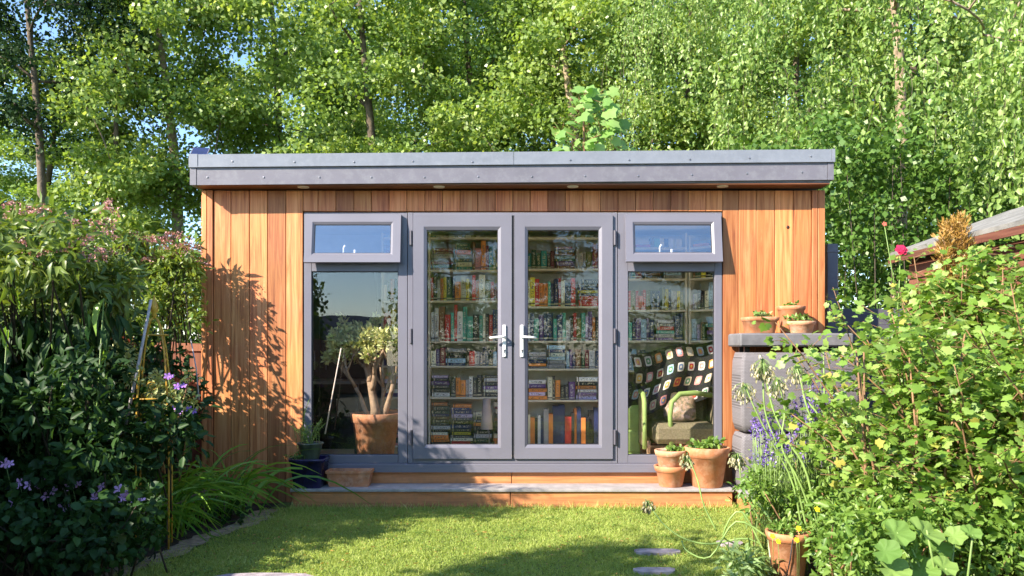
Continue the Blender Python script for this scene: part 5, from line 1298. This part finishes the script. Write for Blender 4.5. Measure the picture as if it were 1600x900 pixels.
# bare stems in the middle of the bush
mb = MB()
for k in range(9):
    px = rnd.uniform(1375, 1475); a = P(px, 880, -2.9); a.z = 0; b = P(px+rnd.uniform(-60, 60), rnd.uniform(520, 640), -2.9+rnd.uniform(-.25,.25)); m_ = a.lerp(b, .5)+Vector((rnd.uniform(-.05,.05), 0, 0)); mb.tube([a, m_, b], [.009,.007,.004], 6)
mb.build('branches', stem_b, cur)
# dry conifer
DC = thing('dry_conifer', 'orange-brown dying conifer rising behind the currant bush', 'shrub', tuple(P(1490, 700, -1.9))[:2]+(0,))
rng = np.random.default_rng(110); C = []; mb = MB(); rnd = random.Random(110)
cb = P(1490, 700, -1.9); 
for k in range(51):
    px = 1492+rnd.uniform(-95, 85)*(.15+.85*((k % 17)/17)); py = 340+(k % 17)*14+rnd.uniform(-8, 8)+abs(px-1488)*.5; e = P(px, py, -1.9+rnd.uniform(-.25,.25)); s0 = Vector((cb.x, -1.9, e.z-.22)); mb.tube([s0, e], [.008,.004], 4)
    for u in np.linspace(.3, 1, 7): C.append(tuple(s0.lerp(e, u)))
mb.tube([(cb.x, -1.9, 0), (cb.x, -1.9, P(0, 350, -1.9).z)], [.03,.008], 6); mb.build('trunk', stem_b, DC)
C = np.array(C); Pn, D, Nn, Ln, tone = clump_leaves(C, np.full(len(C), .05), 42, .036, out=.6, up=.3); D = unit(D+np.array([0,0,1.2]))
o = place_mesh('foliage', leaf_mesh('foliage', Pn, D, Nn, Ln, Ln*.22, T_QUAD, L_dry, tone), DC)
shrub('mixed_herbs', 'low mass of bright green herbs and weeds along the right bed',
   [(1270,1340,760,880,-2.6,-1.4,60), (1165,1330,745,800,-2.2,-1.3,50), (1290,1620,770,930,-3.3,-2.2,190), (1330,1620,800,900,-3.5,-3.1,60), (1180,1330,700,760,-1.6,-.9,30)], .045, .5, L_herb, 112, per=34, crad=.11, tmpl=T_OVATE, cat='plants')
shrub('low_leafy_plant', 'leafy weeds at the lawn edge by the terracotta pot', [(1140,1192,870,905,-2.6,-2.3,18)], .07, .3, L_strapb, 113, per=20, crad=.10, cat='plant', tmpl=T_LONG, stems=False)
straps('flag_iris', 'upright pale green blades behind the terracotta pot in the right bed', [(1.95,-2.1),(1.8,-2.0),(2.1,-2.2),(1.7,-1.9)], 90, (.35, .75), (.012, .022), L_strapb, droop=(.05,.45), seed=120, spread=.09, lean=.35)
straps('grass_tuft', 'fine grassy tuft in front of the wicker cabinet', [(1.95,-1.2),(2.1,-1.4),(2.3,-1.3)], 160, (.25, .6), (.005, .009), L_herb, droop=(.1,.6), seed=121, spread=.10, lean=.4, parts=False)
# round leaves bottom
RL = thing('round_leaved_plant', 'plant with very large round pale leaves at the bottom right', 'plant', tuple(P(1430, 880, -3.2))[:2]+(0,))
rmesh = [leaf_mesh('leaf', np.zeros((1,3)), np.array([[1.,0,0]]), np.array([[0,0,1.]]), 1.0, 1.0, T_ROUND, L_round, np.array([t])) for t in (.2, .55, .9)]
mb = MB(); rnd = random.Random(130)
for px, py, s in [(1402,832,.15),(1448,828,.18),(1425,858,.17),(1385,862,.13),(1468,860,.15),(1395,888,.15),(1492,840,.11),(1520,836,.10),(1440,890,.15),(1478,888,.12)]:
    s *= .80; q = P(px, py, -3.65+rnd.uniform(-.05,.08)); link('leaf', rnd.choice(rmesh), RL, loc=q-Vector((s*.4, 0, 0)), rot=(rnd.uniform(.3, .85), rnd.uniform(-.3,.3), rnd.uniform(-.6,.6)), scale=(s, s, s*1.3))
    mb.tube([(ORG[RL.name].x+rnd.uniform(-.05,.05), -3.5, 0), q], [.006,.004], 5)
mb.build('stalks', stem_g, RL)
# alliums: long curved green stems with drooping seed heads
def podhead(mb_pts, c, r, n, down=.6):
    d = unit(rng.normal(size=(n, 3))+np.array([0,0,-down])); mb_pts.append((np.array(c), d, r))
AL = [  # pixel paths, Y, radius, head radius, label
 ([(1262,870),(1240,760),(1205,690),(1180,640),(1163,600)], -2.2, .006, .045, 'leftmost tall one, head over the wicker cabinet'),
 ([(1275,870),(1240,740),(1213,690),(1195,640),(1192,560),], -2.2, .007, .050, 'tallest pair, left one with nodding head'),
 ([(1290,870),(1262,745),(1232,690),(1208,640),(1192,568)], -2.25, .0075, .045, 'thick one crossing the middle of the cabinet'),
 ([(1300,870),(1252,760),(1222,700),(1226,640),(1214,590)], -2.3, .006, .050, 'head dark and open, centre of the cabinet'),
 ([(1330,880),(1310,760),(1285,690),(1262,640),(1250,590),(1243,572)], -2.4, .007, .045, 'right one with a pale papery head'),
 ([(1345,880),(1325,760),(1300,690),(1280,650),(1255,620)], -2.4, .0075, .0, 'cut stem without a head'),
 ([(1322,860),(1290,700),(1288,600),(1286,540)], -2.3, .005, .0, 'thin upright stem by the bush edge'),
 ([(1215,850),(1180,800),(1160,760),(1155,720),(1152,708)], -1.9, .006, .04, 'short one drooping beside the large terracotta pot'),
 ([(1120,830),(1100,790),(1090,750),(1080,725),(1073,712)], -1.6, .006, .035, 'thin one in front of the large terracotta pot'),
 ([(1215,845),(1170,842),(1110,850),(1070,842),(1040,822),(1022,800),(1012,782)], -1.9, .0065, .03, 'low stem curling out over the lawn'),
 ([(1200,840),(1150,815),(1110,870),(1075,862),(1065,845)], -2.3, .006, .0, 'looped stem lying over the stepping stones'),
 ([(1210,855),(1160,800),(1130,835),(1150,850),(1190,862)], -2.3, .006, .0, 'second looped stem near the terracotta pot'),
]
rng = np.random.default_rng(140)
for pts, Y, r_, hr, lab in AL:
    w_ = [P(px, max(py, 0), Y+.04*i) for i, (px, py) in enumerate(pts)]
    if pts[0][1] >= 845: w_[0].z = 0.0
    # smooth with Catmull-Rom
    sm = []
    for i in range(len(w_)-1):
        p0, p1, p2, p3 = w_[max(0, i-1)], w_[i], w_[i+1], w_[min(len(w_)-1, i+2)]
        for u in np.linspace(0, 1, 5)[:-1]:
            sm.append(.5*((2*p1)+(p2-p0)*u+(2*p0-5*p1+4*p2-p3)*u*u+(3*p1-p0-3*p2+p3)*u**3))
    sm.append(w_[-1]); t = thing('onion_stem', 'long green seeding onion stem, '+lab, 'plant', tuple(w_[0]), 'seeding onion stems')
    mb = MB(); nn_ = len(sm); mb.tube(sm, [r_*(1.1-.45*i/nn_) for i in range(nn_)], 7); mb.build('stem', stem_g, t)
    if hr > 0:
        c = np.array(w_[-1]); n = 60; hr *= 1.5; d = unit(rng.normal(size=(n, 3))+np.array([0,0,-.5])); Pn = c+d*hr*.55*rng.random((n, 1)); Pn[:, 2] -= hr*.2
        mb = MB()
        for q, e in zip(Pn, d): 
            e2 = q+e*hr*.5+np.array([0,0,-hr*.45]); mb.tube([tuple(c), tuple(q), tuple(e2)], .0011, 3)
        mb.build('pedicels', stem_g, t)
        E = Pn+d*hr*.5+np.array([0,0,-hr*.45]); me = leaf_mesh('seed_pods', np.repeat(E, 2, 0), np.repeat(d*.4+np.array([0,0,-1]), 2, 0), rng.normal(size=(2*n, 3)), .026, .013, T_OVATE, L_pod); o = place_mesh('seed_pods', me, t); o['kind'] = 'stuff'
# lavender
LV = thing('lavender', 'lavender with deep purple flower spikes before the wicker cabinet', 'plant', (1.9, -2.2, 0))
rng = np.random.default_rng(150); b = []; tp = []; mb = MB()
for k in range(210):
    px, py = (rng.uniform(1175, 1260), rng.uniform(655, 725)) if k < 116 else ((rng.uniform(1240, 1285), rng.uniform(625, 680)) if k < 168 else (rng.uniform(1260, 1320), rng.uniform(590, 660)))
    Y = rng.uniform(-2.2, -1.6); e = P(px, py, Y); s0 = Vector((2.05+(e.x-2.05)*.85, -1.9, .05)); mb.tube([s0, s0.lerp(e, .6)+Vector((0,0,.04)), e], .0018, 3)
    dirv = (e-s0).normalized(); 
    for j in range(16): q = e+dirv*(.006*j/1.6-.02)+Vector(tuple(rng.normal(size=3)*.006)); tp.append(tuple(q))
mb.build('stems', stem_g, LV); tp = np.array(tp); o = place_mesh('flower_spikes', leaf_mesh('flower_spikes', tp, rng.normal(size=tp.shape), rng.normal(size=tp.shape), .015, .012, T_QUAD, L_lav), LV); o['kind'] = 'stuff'
Pn, D, Nn, Ln, tone = clump_leaves(np.stack([rng.uniform(1.75, 2.4, 60), rng.uniform(-2, -1.3, 60), rng.uniform(.1, .5, 60)], 1), np.full(60, .1), 40, .045); D = unit(D*.5+np.array([0,0,1])); place_mesh('foliage', leaf_mesh('foliage', Pn, D, Nn, Ln, .006, T_QUAD, L_strapb, tone), LV)['kind'] = 'stuff'
# buttercups
for i, (px, py, Y) in enumerate([(1317,739,-2.3),(1347,747,-2.4),(1277,796,-2.5),(1305,792,-2.6),(1346,795,-2.6),(1207,838,-2.55),(1216,846,-2.6),(1245,844,-2.6),(1248,826,-2.55),(1320,855,-2.9),(1452,851,-3.5),(1331,655,-2.2)]):
    c = P(px, py, Y); t = thing('buttercup', 'yellow buttercup '+['high among the upright blades','right neighbour of the highest one','left of the three in a row','middle of the three in a row','right of the three in a row','left before the terracotta pot rim','on the terracotta pot front, left','on the terracotta pot front, right','at the terracotta pot rim, right','below the terracotta pot, among weeds','in front of the round leaves','high beside the bush edge'][i], 'flower', tuple(c), 'yellow buttercups')
    mb = MB(); flower(mb, c, .017, 5, Vector((fr.uniform(-.3,.3), -1, .8)), fr.random(), .9); flower(mb, c+Vector((0,-.002,.002)), .012, 5, Vector((0,-1,.9)), fr.random(), .9); mb.build('petals', yellow_m, t)
    mb = MB(); mb.tube([c+Vector((0,.004,0)), c+Vector((.01,.02,-.08)), c+Vector((.012,.03,-c.z*.9))], .0015, 4); mb.build('stalk', stem_g, t)
# red rose
RO = thing('rose', 'crimson rose bloom with bud standing above the bush, upper right', 'flower', tuple(P(1408, 500, -2.0)))
mb = MB(); c = P(1408, 391, -2.0)
for k, rr in enumerate((.040, .032, .024, .014)): flower(mb, c+Vector((0, -.006*k, .003*k)), rr, 6, Vector((0,-1,.5)), k*.5, 1.0)
mb.build('petals', red_m, RO)
mb = MB(); c2_ = P(1382, 350, -2.0); flower(mb, c2_, .016, 5, Vector((0,-1,.2)), 0, .8); mb.build('bud', plain('coral_bud', (.62,.16,.10), .6), RO)
mb = MB(); mb.tube([P(1400, 520, -2.0), P(1405, 450, -2.0), c+Vector((0,.01,0))], [.005,.004,.003], 5); mb.tube([P(1402, 470, -2.0), P(1390, 400, -2.0), c2_+Vector((0,.004,0))], [.004,.003,.002], 5); mb.build('stalk', stem_g, RO)

# ------------------------------------------------------------------ behind the camera: what the glass reflects and what shades the lawn
hedge('tall_hedge', 'tall clipped hedge on the left boundary nearer the camera, out of view', -4.5, -3.8, -9.5, -5.0, .3, 4.2, 19000, .10, L_hedge, 201, crad=.35)
hedge('lower_hedge', 'lower part of the left boundary hedge nearer the camera, out of view', -4.4, -3.8, -5.2, -4.2, .3, 1.7, 6000, .09, L_hedge, 202, crad=.3)
hedge('rear_hedge', 'long leafy hedge behind the camera mirrored in the doors', -3, 14, -15, -14, .2, 2.6, 26000, .11, L_hedge, 203, crad=.5)
for i, (x, y, h, s) in enumerate([(1.5, -24, 11, 1.2), (7, -22, 11, 1.3), (12, -20, 12, 1.3), (-2.6, -27, 8.0, .9)]):
    t = copy_tree(protos[i % len(protos)]); t.location = (x, y, 0); t.rotation_euler.z = i*2.2; t.scale = (s, s, h/11.0)
    t['label'] = 'tree behind the camera mirrored in the glass ' + ['of the doors, left', 'of the doors, right', 'of the right window', 'of the left window'][i]; t['group'] = 'trees mirrored in the glass'
HS = thing('far_shed', 'low dark outbuilding mirrored in the left window pane', 'shed', (-7, -18, 0))
mb = MB(); mb.box(-11, -4.2, -20, -17, 0, 1.6); mb.build('wall', fence_w, HS)
mb = MB(); mb.add([(-11.2,-16.8,1.55),(-4,-16.8,1.55),(-4,-18.5,2.35),(-11.2,-18.5,2.35),(-4,-20.2,1.55),(-11.2,-20.2,1.55)], [(0,1,2,3),(3,2,4,5),(1,4,2),(0,3,5)]); mb.build('roof', black_m, HS)
